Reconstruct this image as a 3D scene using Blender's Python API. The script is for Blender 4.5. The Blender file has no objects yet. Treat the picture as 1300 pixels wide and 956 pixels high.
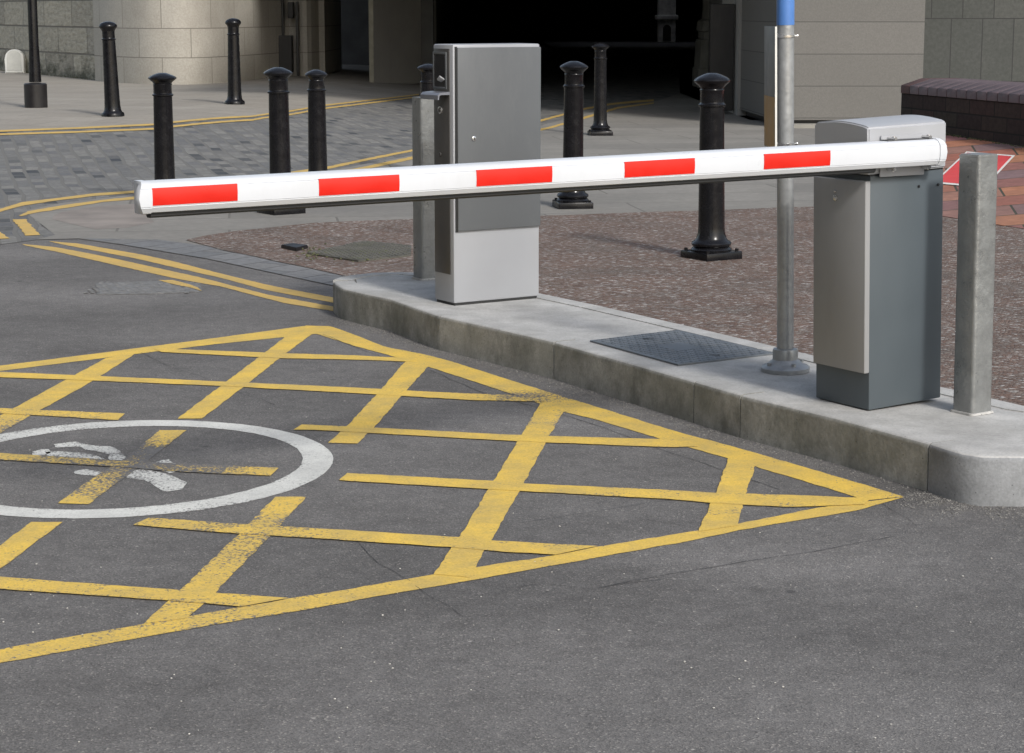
import bpy, bmesh, math, random
from mathutils import Vector, Matrix, noise
random.seed(7)
S = bpy.context.scene
COL = S.collection
R = math.radians
# ------------------------------------------------------------------ camera maths
F = 2540.0; HC = 1.45; TILT = math.atan(419 / F)
def ray(px, py):
    u = (px - 650) / F; v = (py - 433) / F
    return Vector((u, math.cos(TILT) - v * math.sin(TILT), -(math.sin(TILT) + v * math.cos(TILT))))
def at(px, py, z=0.0):
    d = ray(px, py); k = (z - HC) / d.z
    return Vector((d.x * k, d.y * k, z))
def sm(t):
    t = max(0.0, min(1.0, t)); return t * t * (3 - 2 * t)
def gz(x, y):                       # the street rises gently towards the far left
    return .22 * sm((y - 17) / 8) * sm((-x - .5) / 3.5)
def atg(px, py, off=0.0):
    z = 0
    for _ in range(12):
        p = at(px, py, z + off); z = gz(p.x, p.y)
    return Vector((p.x, p.y, z))
def hit(px, py, o, n):
    d = ray(px, py); c = Vector((0, 0, HC)); k = (o - c).dot(n) / d.dot(n)
    return c + d * k
def ztop(p, py):
    d = ray(650, py); return HC + d.z / d.y * p.y
cam = bpy.data.cameras.new('camera'); co = bpy.data.objects.new('camera', cam); COL.objects.link(co)
co.location = (0, 0, HC); co.rotation_euler = (math.pi / 2 - TILT, 0, 0)
cam.sensor_width = 36; cam.lens = 36 * F / 1300; cam.shift_y = -45 / 1300; cam.clip_end = 2000; cam.clip_start = .1
S.camera = co
S.render.resolution_x = 1024; S.render.resolution_y = 753
# ------------------------------------------------------------------ materials
class NT:
    def __init__(s, name):
        s.m = bpy.data.materials.new(name); s.m.use_nodes = True
        s.t = s.m.node_tree; s.b = s.t.nodes['Principled BSDF']; s.tc = s.t.nodes.new('ShaderNodeTexCoord')
        s.co = s.tc.outputs['Object']
    def n(s, typ, **kw):
        o = s.t.nodes.new(typ)
        for k, v in kw.items():
            if k in ('inp',):
                for a, b in v.items():
                    if hasattr(b, 'is_output'): s.t.links.new(b, o.inputs[a])
                    else: o.inputs[a].default_value = b
            else: setattr(o, k, v)
        return o
    def link(s, a, b): s.t.links.new(a, b)
    def vec(s, scale=(1, 1, 1), rot=(0, 0, 0), loc=(0, 0, 0), src=None):
        return s.n('ShaderNodeMapping', inp={'Vector': src or s.co, 'Scale': scale, 'Rotation': rot, 'Location': loc}).outputs[0]
    def noise(s, scale, detail=4, rough=.55, v=None, dist=0):
        return s.n('ShaderNodeTexNoise', inp={'Vector': v or s.co, 'Scale': scale, 'Detail': detail, 'Roughness': rough, 'Distortion': dist}).outputs[0]
    def vor(s, scale, v=None, feature='F1', out='Color', rnd=1):
        o = s.n('ShaderNodeTexVoronoi', feature=feature, inp={'Vector': v or s.co, 'Scale': scale, 'Randomness': rnd}); return o.outputs[out]
    def ramp(s, fac, stops, const=False):
        o = s.n('ShaderNodeValToRGB', inp={'Fac': fac}); cr = o.color_ramp
        if const: cr.interpolation = 'CONSTANT'
        while len(cr.elements) < len(stops): cr.elements.new(.5)
        for e, (p, c) in zip(cr.elements, stops):
            e.position = p; e.color = (c, c, c, 1) if not isinstance(c, tuple) else (*c, 1)
        return o.outputs[0]
    def mix(s, f, a, b, mode='MIX'):
        o = s.n('ShaderNodeMix', data_type='RGBA', blend_type=mode)
        for i, v in ((0, f), (6, a), (7, b)):
            if hasattr(v, 'is_output'): s.link(v, o.inputs[i])
            else: o.inputs[i].default_value = v if i == 0 else ((*v, 1) if isinstance(v, tuple) else (v, v, v, 1))
        return o.outputs[2]
    def math(s, op, a, b=0.0, clamp=False):
        o = s.n('ShaderNodeMath', operation=op); o.use_clamp = clamp
        for i, v in ((0, a), (1, b)):
            if hasattr(v, 'is_output'): s.link(v, o.inputs[i])
            else: o.inputs[i].default_value = v
        return o.outputs[0]
    def bump(s, h, strength=.3, dist=.01, prev=None):
        o = s.n('ShaderNodeBump', inp={'Height': h, 'Strength': strength, 'Distance': dist})
        if prev: s.link(prev, o.inputs['Normal'])
        return o.outputs[0]
    def out(s, col=None, rough=None, normal=None, metal=None, spec=None):
        for k, v in (('Base Color', col), ('Roughness', rough), ('Normal', normal), ('Metallic', metal), ('Specular IOR Level', spec)):
            if v is None: continue
            if hasattr(v, 'is_output'): s.link(v, s.b.inputs[k])
            else: s.b.inputs[k].default_value = (*v, 1) if isinstance(v, tuple) else v
        return s.m
def hx(c, k=1.0):   # sRGB 0..255 tuple -> linear
    f = lambda u: (u / 255 / 12.92 if u / 255 <= .04045 else ((u / 255 + .055) / 1.055) ** 2.4) * k
    return tuple(f(u) for u in c)

def asphalt_col(t):
    cell = t.vor(235); r = t.n('ShaderNodeSeparateColor', inp={0: cell}).outputs[0]
    c = t.ramp(r, [(0, (.118, .116, .116)), (.45, (.158, .155, .154)), (.8, (.18, .176, .174)), (.94, (.20, .196, .19)), (.985, (.30, .29, .275))])
    big = t.ramp(t.noise(1.1, 5, .6), [(.3, .78), (.7, 1.14)])
    c = t.mix(1, c, big, 'MULTIPLY')
    ty = t.ramp(t.noise(.42, 5, .6, v=t.vec(scale=(1, 2.4, 1), rot=(0, 0, R(-58)), loc=(3.1, 1.7, 0))), [(.32, .80), (.62, 1.10)])
    c = t.mix(1, c, ty, 'MULTIPLY')
    oil = t.ramp(t.noise(2.1, 6, .75, v=t.vec(loc=(11, 4, 0))), [(.60, 0), (.74, .45)]); c = t.mix(oil, c, (.07, .069, .069))
    med = t.ramp(t.noise(14, 4, .6), [(.3, .86), (.7, 1.1)])
    c = t.mix(1, c, med, 'MULTIPLY')
    pit = t.vor(46, v=t.vec(loc=(1, 9, 0)), out='Distance'); pk = t.ramp(t.noise(5, 4), [(.42, 0), (.62, 1)])
    c = t.mix(t.math('MULTIPLY', t.ramp(pit, [(.09, .8), (.16, 0)]), pk), c, (.05, .05, .05))
    # occasional chewing-gum and tar spots
    d = t.vor(1.9, out='Distance'); sp = t.ramp(d, [(.02, 1), (.035, 0)])
    c = t.mix(t.math('MULTIPLY', sp, .6), c, (.045, .045, .048))
    fl = t.vor(8.3, v=t.vec(loc=(3, 7, 0)), out='Distance'); sp2 = t.ramp(fl, [(.028, 1), (.045, 0)])
    c = t.mix(t.math('MULTIPLY', sp2, .75), c, (.42, .41, .39))
    return t.mix(1, c, (.96, .945, .925), 'MULTIPLY')
def M_asphalt():
    t = NT('asphalt'); c = asphalt_col(t)
    h = t.vor(235, out='Distance'); n2 = t.noise(60, 3)
    return t.out(c, .88, t.bump(n2, .3, .004, t.bump(h, .45, .003)), spec=.25)
def M_paint(name, col, dirt, base_wear=.21):
    t = NT(name); a = asphalt_col(t)
    w = t.n('ShaderNodeAttribute', attribute_name='wear').outputs['Fac']
    n1 = t.noise(95, 5, .7); n2 = t.noise(7, 4, .6)
    n3 = t.math('MULTIPLY_ADD', n2, .35); t.t.nodes[-1].inputs[2].default_value = 0
    s_ = t.math('ADD', n1, t.math('MULTIPLY', t.math('SUBTRACT', n2, .5), .35))
    th = t.math('SUBTRACT', .74, t.math('MULTIPLY', t.math('ADD', w, base_wear), .45))
    m = t.math('MULTIPLY', t.math('SUBTRACT', s_, th), 11, clamp=True)
    grime = t.ramp(t.noise(5.5, 6, .7), [(.38, 0), (.70, .75)])
    c = t.mix(grime, col, dirt)
    fine = t.ramp(t.noise(160, 2), [(.3, .86), (.6, 1.05)])
    c = t.mix(1, c, fine, 'MULTIPLY')
    tl = t.vor(1.7, v=t.vec(scale=(1, .35, 1), loc=(5, 2, 0)), out='Distance')
    c = t.mix(t.ramp(tl, [(.03, .5), (.10, 0)]), c, tuple(v * .42 for v in col))
    c = t.mix(m, c, a)
    return t.out(c, .72, t.bump(t.noise(140, 3), .35, .003), spec=.3)
def M_plain(name, col, rough=.5, metal=0, var=.12, vs=8, bump=.0, bs=60, spec=.5, dirt=None, dirtamt=.4, coat=0):
    t = NT(name)
    v = t.ramp(t.noise(vs, 5, .6), [(.3, 1 - var), (.7, 1 + var)])
    c = t.mix(1, col, v, 'MULTIPLY')
    if dirt:
        c = t.mix(t.ramp(t.noise(vs * .6, 8, .75, v=t.vec(scale=(1, 1, .35))), [(.5, 0), (.78, dirtamt)]), c, dirt)
    rr = t.ramp(t.noise(vs * 2, 4), [(.3, max(0, rough - .08)), (.7, min(1, rough + .08))])
    nm = t.bump(t.noise(bs, 4, .6), bump, .004) if bump else None
    if coat: t.b.inputs['Coat Weight'].default_value = coat; t.b.inputs['Coat Roughness'].default_value = .08
    return t.out(c, rr, nm, metal, spec)
def M_brick(name, w, h, cols, joint, jw=.012, rot=0, plane='xy', offs=.5, bump=.5, dist=.01, rough=.85, noise_scale=30, noise_amt=.15,
            stain=None, rock=0, squash=1, moss=False, loc=(0, 0, 0), warp=0, nuv=None):
    t = NT(name)
    src = t.co
    if plane == 'xz': src = t.vec(rot=(R(90), 0, 0)) ; 
    if plane == 'uv': src = t.tc.outputs['UV']
    v = t.vec(rot=(0, 0, rot), loc=loc, src=src)
    if warp:
        wn = t.n('ShaderNodeTexNoise', inp={'Vector': v, 'Scale': 1.3, 'Detail': 2}).outputs['Color']
        v = t.n('ShaderNodeVectorMath', operation='MULTIPLY_ADD', inp={0: wn, 1: (warp, warp, 0), 2: v}).outputs[0]
    nv = t.vec(scale=nuv, src=t.tc.outputs['UV']) if nuv else None
    b = t.n('ShaderNodeTexBrick', offset=offs, squash=squash, inp={'Vector': v, 'Scale': 1, 'Brick Width': w, 'Row Height': h, 'Mortar Size': jw, 'Mortar Smooth': .25,
             'Color1': (0, 0, 0, 1), 'Color2': (1, 1, 1, 1), 'Mortar': (.5, .5, .5, 1), 'Bias': 0})
    r = t.n('ShaderNodeSeparateColor', inp={0: b.outputs['Color']}).outputs[0]
    k = len(cols); c = t.ramp(r, [(i / max(1, k - 1), cc) for i, cc in enumerate(cols)])
    nz = t.ramp(t.noise(noise_scale, 6, .65, v=nv), [(.3, 1 - noise_amt), (.7, 1 + noise_amt)])
    c = t.mix(1, c, nz, 'MULTIPLY')
    if stain: c = t.mix(t.ramp(t.noise(.9, 7, .7), [(.38, 0), (.68, stain[1])]), c, stain[0])
    if moss:
        z = t.n('ShaderNodeSeparateXYZ', inp={0: t.co}).outputs[2]
        f = t.math('SUBTRACT', t.math('MULTIPLY', t.noise(3.2, 7, .7, v=nv), 1.35), t.math('MULTIPLY', z, .62))
        c = t.mix(t.ramp(f, [(.30, 0), (.56, .85)]), c, (.045, .05, .028))
    c = t.mix(b.outputs['Fac'], c, joint)
    hgt = t.math('SUBTRACT', t.math('MULTIPLY', t.noise(noise_scale * .5, 6, .65, v=nv), .25 + rock), b.outputs['Fac'])
    return t.out(c, rough, t.bump(hgt, bump, dist), spec=.3)

ASPH = M_asphalt()
YEL = M_paint('yellow_road_paint', (.74, .505, .095), (.42, .32, .13))
YEL2 = M_paint('faded_yellow_line_paint', (.60, .40, .11), (.40, .30, .13), .12)
WHT = M_paint('white_road_paint', (.66, .66, .62), (.44, .44, .42))
COB = M_brick('cobble_setts', .29, .135, [(.045, .05, .058), (.20, .197, .185), (.12, .122, .125), (.215, .21, .195), (.11, .113, .12), (.20, .197, .185)], (.15, .147, .137), 0.018, R(74), bump=.45, dist=.012, noise_amt=.3, noise_scale=22, stain=((.16, .155, .14), .3), warp=.10)
SLAB = M_brick('paving_slabs', .9, .62, [(.285, .262, .225), (.325, .30, .26), (.30, .278, .24)], (.20, .185, .16), .009, R(18), bump=.25, dist=.006, noise_scale=18, noise_amt=.12, stain=((.22, .2, .172), .6), warp=.02)
SLAB2 = M_brick('worn_paving_slabs', 1.5, .75, [(.215, .205, .187), (.255, .243, .22), (.235, .225, .203)], (.15, .142, .127), .010, R(-8), bump=.25, dist=.006, noise_scale=15, noise_amt=.14, stain=((.155, .15, .138), .65), warp=.03)
KSET = M_brick('dark_kerb_slabs', .45, .22, [(.15, .155, .16), (.19, .192, .195), (.17, .17, .168)], (.10, .10, .10), .008, R(-56), bump=.3, dist=.006, noise_scale=25, noise_amt=.2)
def M_brown():
    t = NT('brown_aggregate')
    v = t.vec(scale=(1, 1.5, 1), rot=(0, 0, R(12)))
    cell = t.vor(52, v); r = t.n('ShaderNodeSeparateColor', inp={0: cell}).outputs[0]
    c = t.ramp(r, [(0, (.095, .062, .050)), (.3, (.18, .115, .09)), (.55, (.155, .115, .097)), (.75, (.22, .18, .152)), (.9, (.25, .23, .21)), (.965, (.44, .42, .40))])
    c = t.mix(1, c, t.ramp(t.noise(2.2, 6, .65), [(.3, .78), (.7, 1.2)]), 'MULTIPLY')
    c = t.mix(t.ramp(t.noise(1.6, 5, .7, v=t.vec(loc=(9, 3, 0))), [(.5, 0), (.72, .55)]), c, (.13, .118, .105))
    e = t.vor(52, v, 'DISTANCE_TO_EDGE', 'Distance')
    c = t.mix(t.ramp(e, [(0, .55), (.12, 0)]), c, (.07, .055, .045))
    return t.out(c, .85, t.bump(t.ramp(e, [(0, 0), (.25, 1)]), .5, .008), spec=.3)
BROWN = M_brown()
REDP = M_brick('red_brick_pavers', .62, .42, [(.17, .115, .12), (.32, .12, .085), (.40, .18, .10), (.20, .135, .14), (.34, .13, .115)], (.06, .06, .045), .010, R(8), bump=.4, dist=.006, noise_scale=12, noise_amt=.22, stain=((.16, .10, .085), .5))
def M_conc(name, col, dark, streak=.6, moss=None, joints=False):
    t = NT(name)
    c = t.mix(1, col, t.ramp(t.noise(6, 7, .68), [(.28, .76), (.72, 1.18)]), 'MULTIPLY')
    c = t.mix(1, c, t.ramp(t.noise(120, 3), [(.3, .88), (.7, 1.1)]), 'MULTIPLY')
    s1 = t.noise(4.5, 7, .72, v=t.vec(scale=(1, 1, .75), loc=(2, 1, 0)))
    c = t.mix(t.ramp(s1, [(.44, 0), (.66, streak)]), c, dark)
    if moss: c = t.mix(t.ramp(t.noise(3.1, 6, .7, v=t.vec(loc=(4, 4, 1))), [(.46, 0), (.7, .55)]), c, moss)
    p = t.vor(38, out='Distance'); c = t.mix(t.ramp(p, [(.05, .7), (.11, 0)]), c, tuple(v * .4 for v in dark))
    return t.out(c, .86, t.bump(t.noise(45, 6, .65), .35, .006), spec=.3)
KFACE = M_conc('shaded_kerb_concrete', (.33, .33, .31), (.105, .108, .096), .85, (.15, .155, .13))  # side tone darkened for the shade on the kerb face, plus real stains
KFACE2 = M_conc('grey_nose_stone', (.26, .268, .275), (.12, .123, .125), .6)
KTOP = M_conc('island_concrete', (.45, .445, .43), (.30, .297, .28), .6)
BLK = M_plain('black_gloss_paint', (.007, .007, .0085), .24, var=.3, vs=10, bump=.10, bs=18, spec=.3, dirt=(.02, .02, .019), dirtamt=.35)
BLK2 = M_plain('black_satin_paint', (.012, .011, .012), .4, var=.3, vs=7, bump=.15, bs=30, spec=.4, dirt=(.04, .036, .032), dirtamt=.5)
GLV = M_plain('galvanised_steel', (.33, .34, .345), .38, metal=.45, var=.16, vs=22, bump=.35, bs=40, dirt=(.22, .22, .215), dirtamt=.6)
SILV = M_plain('silver_paint', (.27, .278, .275), .34, metal=.5, var=.14, vs=16, bump=.5, bs=45, dirt=(.12, .12, .115), dirtamt=.5)
LGT = M_plain('light_grey_powder_coat', (.335, .345, .365), .5, var=.04, vs=3, bump=.06, bs=120, dirt=(.33, .33, .32), dirtamt=.35)
DGR = M_plain('dark_grey_powder_coat', (.100, .107, .113), .62, var=.05, vs=3, bump=.05, bs=120, dirt=(.17, .175, .18), dirtamt=.5)
CBG = M_plain('slate_grey_powder_coat', (.074, .091, .103), .5, var=.07, vs=2.5, bump=.05, bs=100, dirt=(.10, .115, .125), dirtamt=.5)
HOOD = M_plain('cabinet_hood_paint', (.37, .38, .40), .38, var=.03, vs=3, dirt=(.34, .34, .34), dirtamt=.3)
DOORM = M_plain('shaded_door_paint', (.265, .268, .272), .75, var=.03, vs=4, dirt=(.165, .163, .16), dirtamt=.4)  # hood paint in a darker tone: the door's shade is in the colour
INS = M_plain('dark_inset_panel', (.06, .058, .056), .4, var=.1)
BLKP = M_plain('black_plastic', (.012, .012, .013), .35, var=.1)
GLASS = M_plain('black_display_glass', (.006, .006, .007), .06, var=.02, spec=.8)
BARW = M_plain('white_bar_enamel', (.61, .63, .66), .35, var=.025, vs=3, spec=.5, dirt=(.40, .40, .39), dirtamt=.3)
REDR = M_plain('red_reflective_film', (.66, .016, .007), .35, var=.08, vs=6)
RUB = M_plain('black_rubber', (.02, .021, .022), .55, var=.1)
CHR = M_plain('polished_steel', (.62, .62, .62), .22, metal=.9, var=.05)
BLU = M_plain('blue_pole_band', (.075, .19, .48), .4, var=.08, vs=9)
SIGNG = M_plain('sign_plate_grey', (.16, .165, .175), .5, metal=.2, var=.06)
SIGNY = M_plain('sign_plate_ochre', (.34, .19, .04), .45, var=.25, vs=9)
WPL = M_plain('white_edge_paint', (.72, .72, .68), .5, var=.05)
ROCK = M_brick('rock_faced_stone', 1.7, .49, [(.33, .305, .25), (.40, .37, .30), (.44, .405, .325), (.36, .335, .28)], (.20, .185, .155), .016, plane='uv', bump=1, dist=.05, noise_scale=14, noise_amt=.28, rock=1.0, moss=True, nuv=(.42, 1, 1), loc=(0, -.18, 0))
ASHL = M_brick('ashlar_stone', 1.02, .49, [(.38, .36, .315), (.44, .415, .365), (.41, .385, .335)], (.20, .185, .16), .008, plane='uv', bump=.5, dist=.012, noise_scale=34, noise_amt=.16, rock=.3, stain=((.24, .215, .18), .4), loc=(.15, -.18, 0))
PIERM = M_brick('granite_cladding', 60, .40, [(.150, .145, .135), (.165, .159, .148)], (.085, .082, .077), .006, plane='uv', bump=.3, dist=.006, noise_scale=60, noise_amt=.12, stain=((.13, .126, .117), .3), rock=.2, offs=.3, loc=(7, -.115, 0))
PANL = M_brick('dark_stone_panels', .42, .84, [(.072, .076, .072), (.095, .097, .09)], (.045, .045, .045), .008, plane='uv', offs=.35, bump=.3, dist=.006, noise_scale=20, noise_amt=.2, stain=((.055, .06, .055), .6), loc=(0, -.51, 0))
CPIL = M_plain('smooth_grey_concrete', (.30, .29, .27), .8, var=.1, vs=2, bump=.2, bs=50, dirt=(.22, .21, .195), dirtamt=.5)
DKST = M_plain('dark_passage_stone', (.11, .108, .102), .9, var=.35, vs=1.5, bump=.4, bs=12)  # stone coloured dark to help keep the passage in shade
DKST2 = M_plain('pale_carved_stone', (.55, .53, .49), .9, var=.3, vs=4, bump=.5, bs=20)  # pale base tone with random variation
DBRK = M_brick('dark_engineering_brick', .46, .135, [(.030, .022, .02), (.048, .030, .026), (.038, .033, .026)], (.016, .015, .013), .008, plane='uv', bump=.6, dist=.01, noise_scale=20, noise_amt=.3)
COPE = M_plain('plum_coping_brick', (.115, .085, .092), .6, var=.2, vs=6, bump=.3)
COPER = M_plain('red_coping_brick', (.085, .045, .042), .7, var=.2, vs=6, bump=.3)
IRON = M_plain('cast_iron_cover', (.135, .15, .165), .5, metal=.25, var=.25, vs=14, dirt=(.26, .26, .25), dirtamt=.7)
GRATM = M_plain('mossy_cast_iron', (.085, .082, .07), .8, var=.3, vs=8, bump=.3, dirt=(.09, .10, .045), dirtamt=.8)
TAR = M_plain('road_crack_tar', (.035, .035, .037), .9, var=.2)
STONEW = M_plain('white_painted_stone', (.66, .66, .62), .6, var=.06, vs=6, bump=.25, dirt=(.4, .4, .36), dirtamt=.4)
GRIT = M_plain('loose_grit', (.17, .165, .155), .9, var=.6, vs=40)
LEAF = M_plain('pale_litter', (.6, .58, .53), .7, var=.2)
MOSSM = M_plain('moss_tufts', (.085, .088, .04), .9, var=.4, vs=20)
# ------------------------------------------------------------------ mesh helpers
def obj(name, bm, mat, parent=None, smooth=False, label=None):
    me = bpy.data.meshes.new(name); bmesh.ops.recalc_face_normals(bm, faces=bm.faces[:]) if smooth != 'keep' else None
    bm.to_mesh(me); bm.free()
    if smooth is True:
        for p in me.polygons: p.use_smooth = True
        try: me.set_sharp_from_angle(angle=R(38))
        except Exception: pass
    o = bpy.data.objects.new(name, me); COL.objects.link(o)
    for m in (mat if isinstance(mat, list) else [mat]): me.materials.append(m)
    if parent: o.parent = parent
    if label: o['label'] = label
    return o
def tag(o, label=None, cat=None, group=None, kind=None):
    for k, v in (('label', label), ('category', cat), ('group', group), ('kind', kind)):
        if v: o[k] = v
    return o
def thing(name, label, cat, loc=(0, 0, 0), rz=0, group=None):
    o = bpy.data.objects.new(name, None); COL.objects.link(o); o.location = loc; o.rotation_euler = (0, 0, rz)
    o.empty_display_size = .1
    return tag(o, label, cat, group)
def box(bm, x0, x1, y0, y1, z0, z1, bev=0, seg=2, mi=0, xf=None):
    vs = [bm.verts.new((x, y, z)) for x in (x0, x1) for y in (y0, y1) for z in (z0, z1)]
    f = [bm.faces.new([vs[i] for i in q]) for q in ((0, 1, 3, 2), (4, 6, 7, 5), (0, 4, 5, 1), (2, 3, 7, 6), (0, 2, 6, 4), (1, 5, 7, 3))]
    for a in f: a.material_index = mi
    if xf:
        for v in vs: v.co = xf @ v.co
    if bev:
        es = list({e for a in f for e in a.edges})
        bmesh.ops.bevel(bm, geom=es, offset=bev, segments=seg, affect='EDGES', profile=.5)
    return bm
def B(*a, **k): return box(bmesh.new(), *a, **k)
def lathe(prof, seg=32, bm=None, c=(0, 0), cap=True):
    bm = bm or bmesh.new(); rings = []
    for r, z in prof:
        rings.append([bm.verts.new((c[0] + r * math.cos(2 * math.pi * i / seg), c[1] + r * math.sin(2 * math.pi * i / seg), z)) for i in range(seg)])
    for a, b in zip(rings, rings[1:]):
        for i in range(seg):
            j = (i + 1) % seg; bm.faces.new((a[i], a[j], b[j], b[i]))
    if cap: bm.faces.new(rings[0][::-1]); bm.faces.new(rings[-1])
    return bm
def cyl(p, q, r, seg=16, bm=None, r2=None):
    bm = bm or bmesh.new(); p = Vector(p); q = Vector(q); d = q - p
    m = Matrix.Translation((p + q) / 2) @ d.to_track_quat('Z', 'Y').to_matrix().to_4x4()
    bmesh.ops.create_cone(bm, cap_ends=True, segments=seg, radius1=r, radius2=r if r2 is None else r2, depth=d.length, matrix=m); return bm
def prism(pts, z0, z1, bm=None, bev=0, seg=2):
    bm = bm or bmesh.new()
    a = [bm.verts.new((p[0], p[1], z0)) for p in pts]; b = [bm.verts.new((p[0], p[1], z1)) for p in pts]
    n = len(pts); fs = [bm.faces.new(b)] + [bm.faces.new((a[i], a[(i + 1) % n], b[(i + 1) % n], b[i])) for i in range(n)]
    fs.append(bm.faces.new(a[::-1]))
    if bev: bmesh.ops.bevel(bm, geom=list({e for e in fs[0].edges}), offset=bev, segments=seg, affect='EDGES')
    return bm
def uvwall(name, pts, h, mat, parent=None, z0=None, thick=.5, smooth=False, u0=0.0):
    """a wall standing on a plan polyline; UV in metres (u along the wall, v height)"""
    bm = bmesh.new(); uv = bm.loops.layers.uv.new('UVMap'); u = u0
    n = len(pts)
    zs = [gz(p[0], p[1]) - .05 if z0 is None else z0 for p in pts]
    def quad(co, uvs):
        vs = [bm.verts.new(c) for c in co]; f = bm.faces.new(vs)
        for l, w in zip(f.loops, uvs): l[uv].uv = w
    nb = []
    for i, p in enumerate(pts):
        a = Vector(pts[max(0, i - 1)]); b = Vector(pts[min(n - 1, i + 1)]); d = (b - a).normalized()
        nb.append((p[0] - d.y * thick, p[1] + d.x * thick))
    for i in range(n - 1):
        p, q = pts[i], pts[i + 1]; L = math.hypot(q[0] - p[0], q[1] - p[1]); zb = min(zs[i], zs[i + 1])
        quad([(p[0], p[1], zb), (q[0], q[1], zb), (q[0], q[1], h), (p[0], p[1], h)], [(u, zb), (u + L, zb), (u + L, h), (u, h)])
        quad([(p[0], p[1], h), (q[0], q[1], h), (*nb[i + 1], h), (*nb[i], h)], [(u, h), (u + L, h), (u + L, h + thick), (u, h + thick)])
        quad([(*nb[i + 1], zb), (*nb[i], zb), (*nb[i], h), (*nb[i + 1], h)], [(u, zb), (u + L, zb), (u + L, h), (u, h)])
        u += L
    for i in (0, n - 1):
        p = pts[i]; zb = zs[i]
        quad([(p[0], p[1], zb), (*nb[i], zb), (*nb[i], h), (p[0], p[1], h)], [(u, zb), (u + thick, zb), (u + thick, h), (u, h)])
    bmesh.ops.remove_doubles(bm, verts=bm.verts[:], dist=.0005)
    return obj(name, bm, mat, parent, smooth)
def sheet(name, pts, off, mat, kind='structure', grid=.6, parent=None, jit=0):
    bm = bmesh.new(); P = []
    for i, p in enumerate(pts):
        q = pts[(i + 1) % len(pts)]; L = math.hypot(q[0] - p[0], q[1] - p[1]); k = max(1, int(L / .25)) if jit else 1
        for j in range(min(k, 400)):
            t = j / k; x = p[0] + (q[0] - p[0]) * t; y = p[1] + (q[1] - p[1]) * t
            if jit and j: x += random.uniform(-jit, jit); y += random.uniform(-jit, jit)
            P.append((x, y))
    f = bm.faces.new([bm.verts.new((x, y, 0)) for x, y in P])
    bmesh.ops.triangulate(bm, faces=[f])
    xs = [p[0] for p in P]; ys = [p[1] for p in P]
    x = math.ceil(max(min(xs), -30) / grid) * grid
    while x < min(max(xs), 4):
        bmesh.ops.bisect_plane(bm, geom=bm.verts[:] + bm.edges[:] + bm.faces[:], plane_co=(x, 0, 0), plane_no=(1, 0, 0)); x += grid
    y = math.ceil(max(min(ys), 16) / grid) * grid
    while y < min(max(ys), 26):
        bmesh.ops.bisect_plane(bm, geom=bm.verts[:] + bm.edges[:] + bm.faces[:], plane_co=(0, y, 0), plane_no=(0, 1, 0)); y += grid
    for v in bm.verts: v.co.z = gz(v.co.x, v.co.y) + off
    bmesh.ops.recalc_face_normals(bm, faces=bm.faces[:])
    for f in bm.faces:
        if f.normal.z < 0: f.normal_flip()
    o = obj(name, bm, mat, parent, 'keep')
    if kind: o['kind'] = kind
    return o
def W(l): return [tuple(atg(a, b)[:2]) for a, b in l]
# ------------------------------------------------------------------ the ground
road = sheet('road', [(-150, -30), (150, -30), (150, 300), (-150, 300)], 0, ASPH)
lineC = [(-60, 282), (0, 266), (30, 257.4), (80, 251.4), (120, 246.3), (174, 242.6), (300, 229), (417, 212), (521, 191), (600, 172.5), (685, 152.8), (742, 137.5), (775, 131.5), (803, 128.6), (830, 126.5)]
cob = W([(-420, 330), (0, 311), (45, 305), (70, 299)] + [(30, 268), (80, 258), (174, 247), (300, 233), (420, 217), (521, 198), (600, 180), (685, 160), (742, 145), (803, 133), (836, 128)]) + [(3.0, 36), (9.6, 60), (9.6, 110), (-1.6, 110), (-1.4, 37)] + \
      W([(532, 121), (409, 134), (320, 148), (197, 158.5), (98, 163), (0, 167), (-420, 178)])
sheet('cobbled_street', cob, .003, COB, jit=.02)
sheet('pavement', W([(-420, 178), (0, 167), (98, 163), (197, 158.5), (320, 148), (409, 134), (532, 121)]) + [(-1.4, 37), (-1.6, 60), (-40, 60), (-40, 22)], .005, SLAB)
near = W([(70, 299), (45, 305), (100, 303.5), (160, 312), (262, 329), (400, 358.5), (437, 366), (521, 372), (690, 400), (900, 445), (1195, 520), (1300, 545)]) + [(3.4, 6.2), (30, 3.5), (30, 60), (5, 60), (5.2, 27), (3.2, 27)] + \
       [(3.0, 36)] + W([(836, 128), (803, 133), (742, 145), (685, 160), (600, 180), (521, 198), (420, 217), (300, 233), (174, 247), (80, 258), (30, 268)])
sheet('forecourt', near, .004, SLAB2)
sheet('kerb_setts', W([(105, 303.5), (160, 312), (262, 329), (400, 358.5), (460, 371), (460, 354), (430, 350), (350, 333), (262, 313), (200, 305)]), .0045, KSET, jit=.004)
sheet('brown_paving', W([(430, 350), (350, 333), (262, 313), (236, 306), (262, 300), (300, 294.5), (400, 284), (521, 279.5), (690, 275), (870, 269), (1030, 263.5), (1110, 262), (1195, 275), (1300, 290), (1450, 312)]) + [(7, 11), (7, 5.2), (3.2, 6)] + W([(1300, 540), (1195, 515), (900, 440), (690, 392), (521, 362), (460, 358)]), .0075, BROWN, jit=.02)
patch = W([(78, 270), (120, 263), (165, 260), (200, 262), (208, 268), (190, 276), (196, 283), (160, 290), (120, 292), (86, 284), (66, 279)])
sheet('patched_forecourt', patch, .0052, M_plain('pinkish_patch', (.225, .20, .18), .9, var=.25, vs=3, bump=.3, bs=60), jit=.03)

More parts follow.
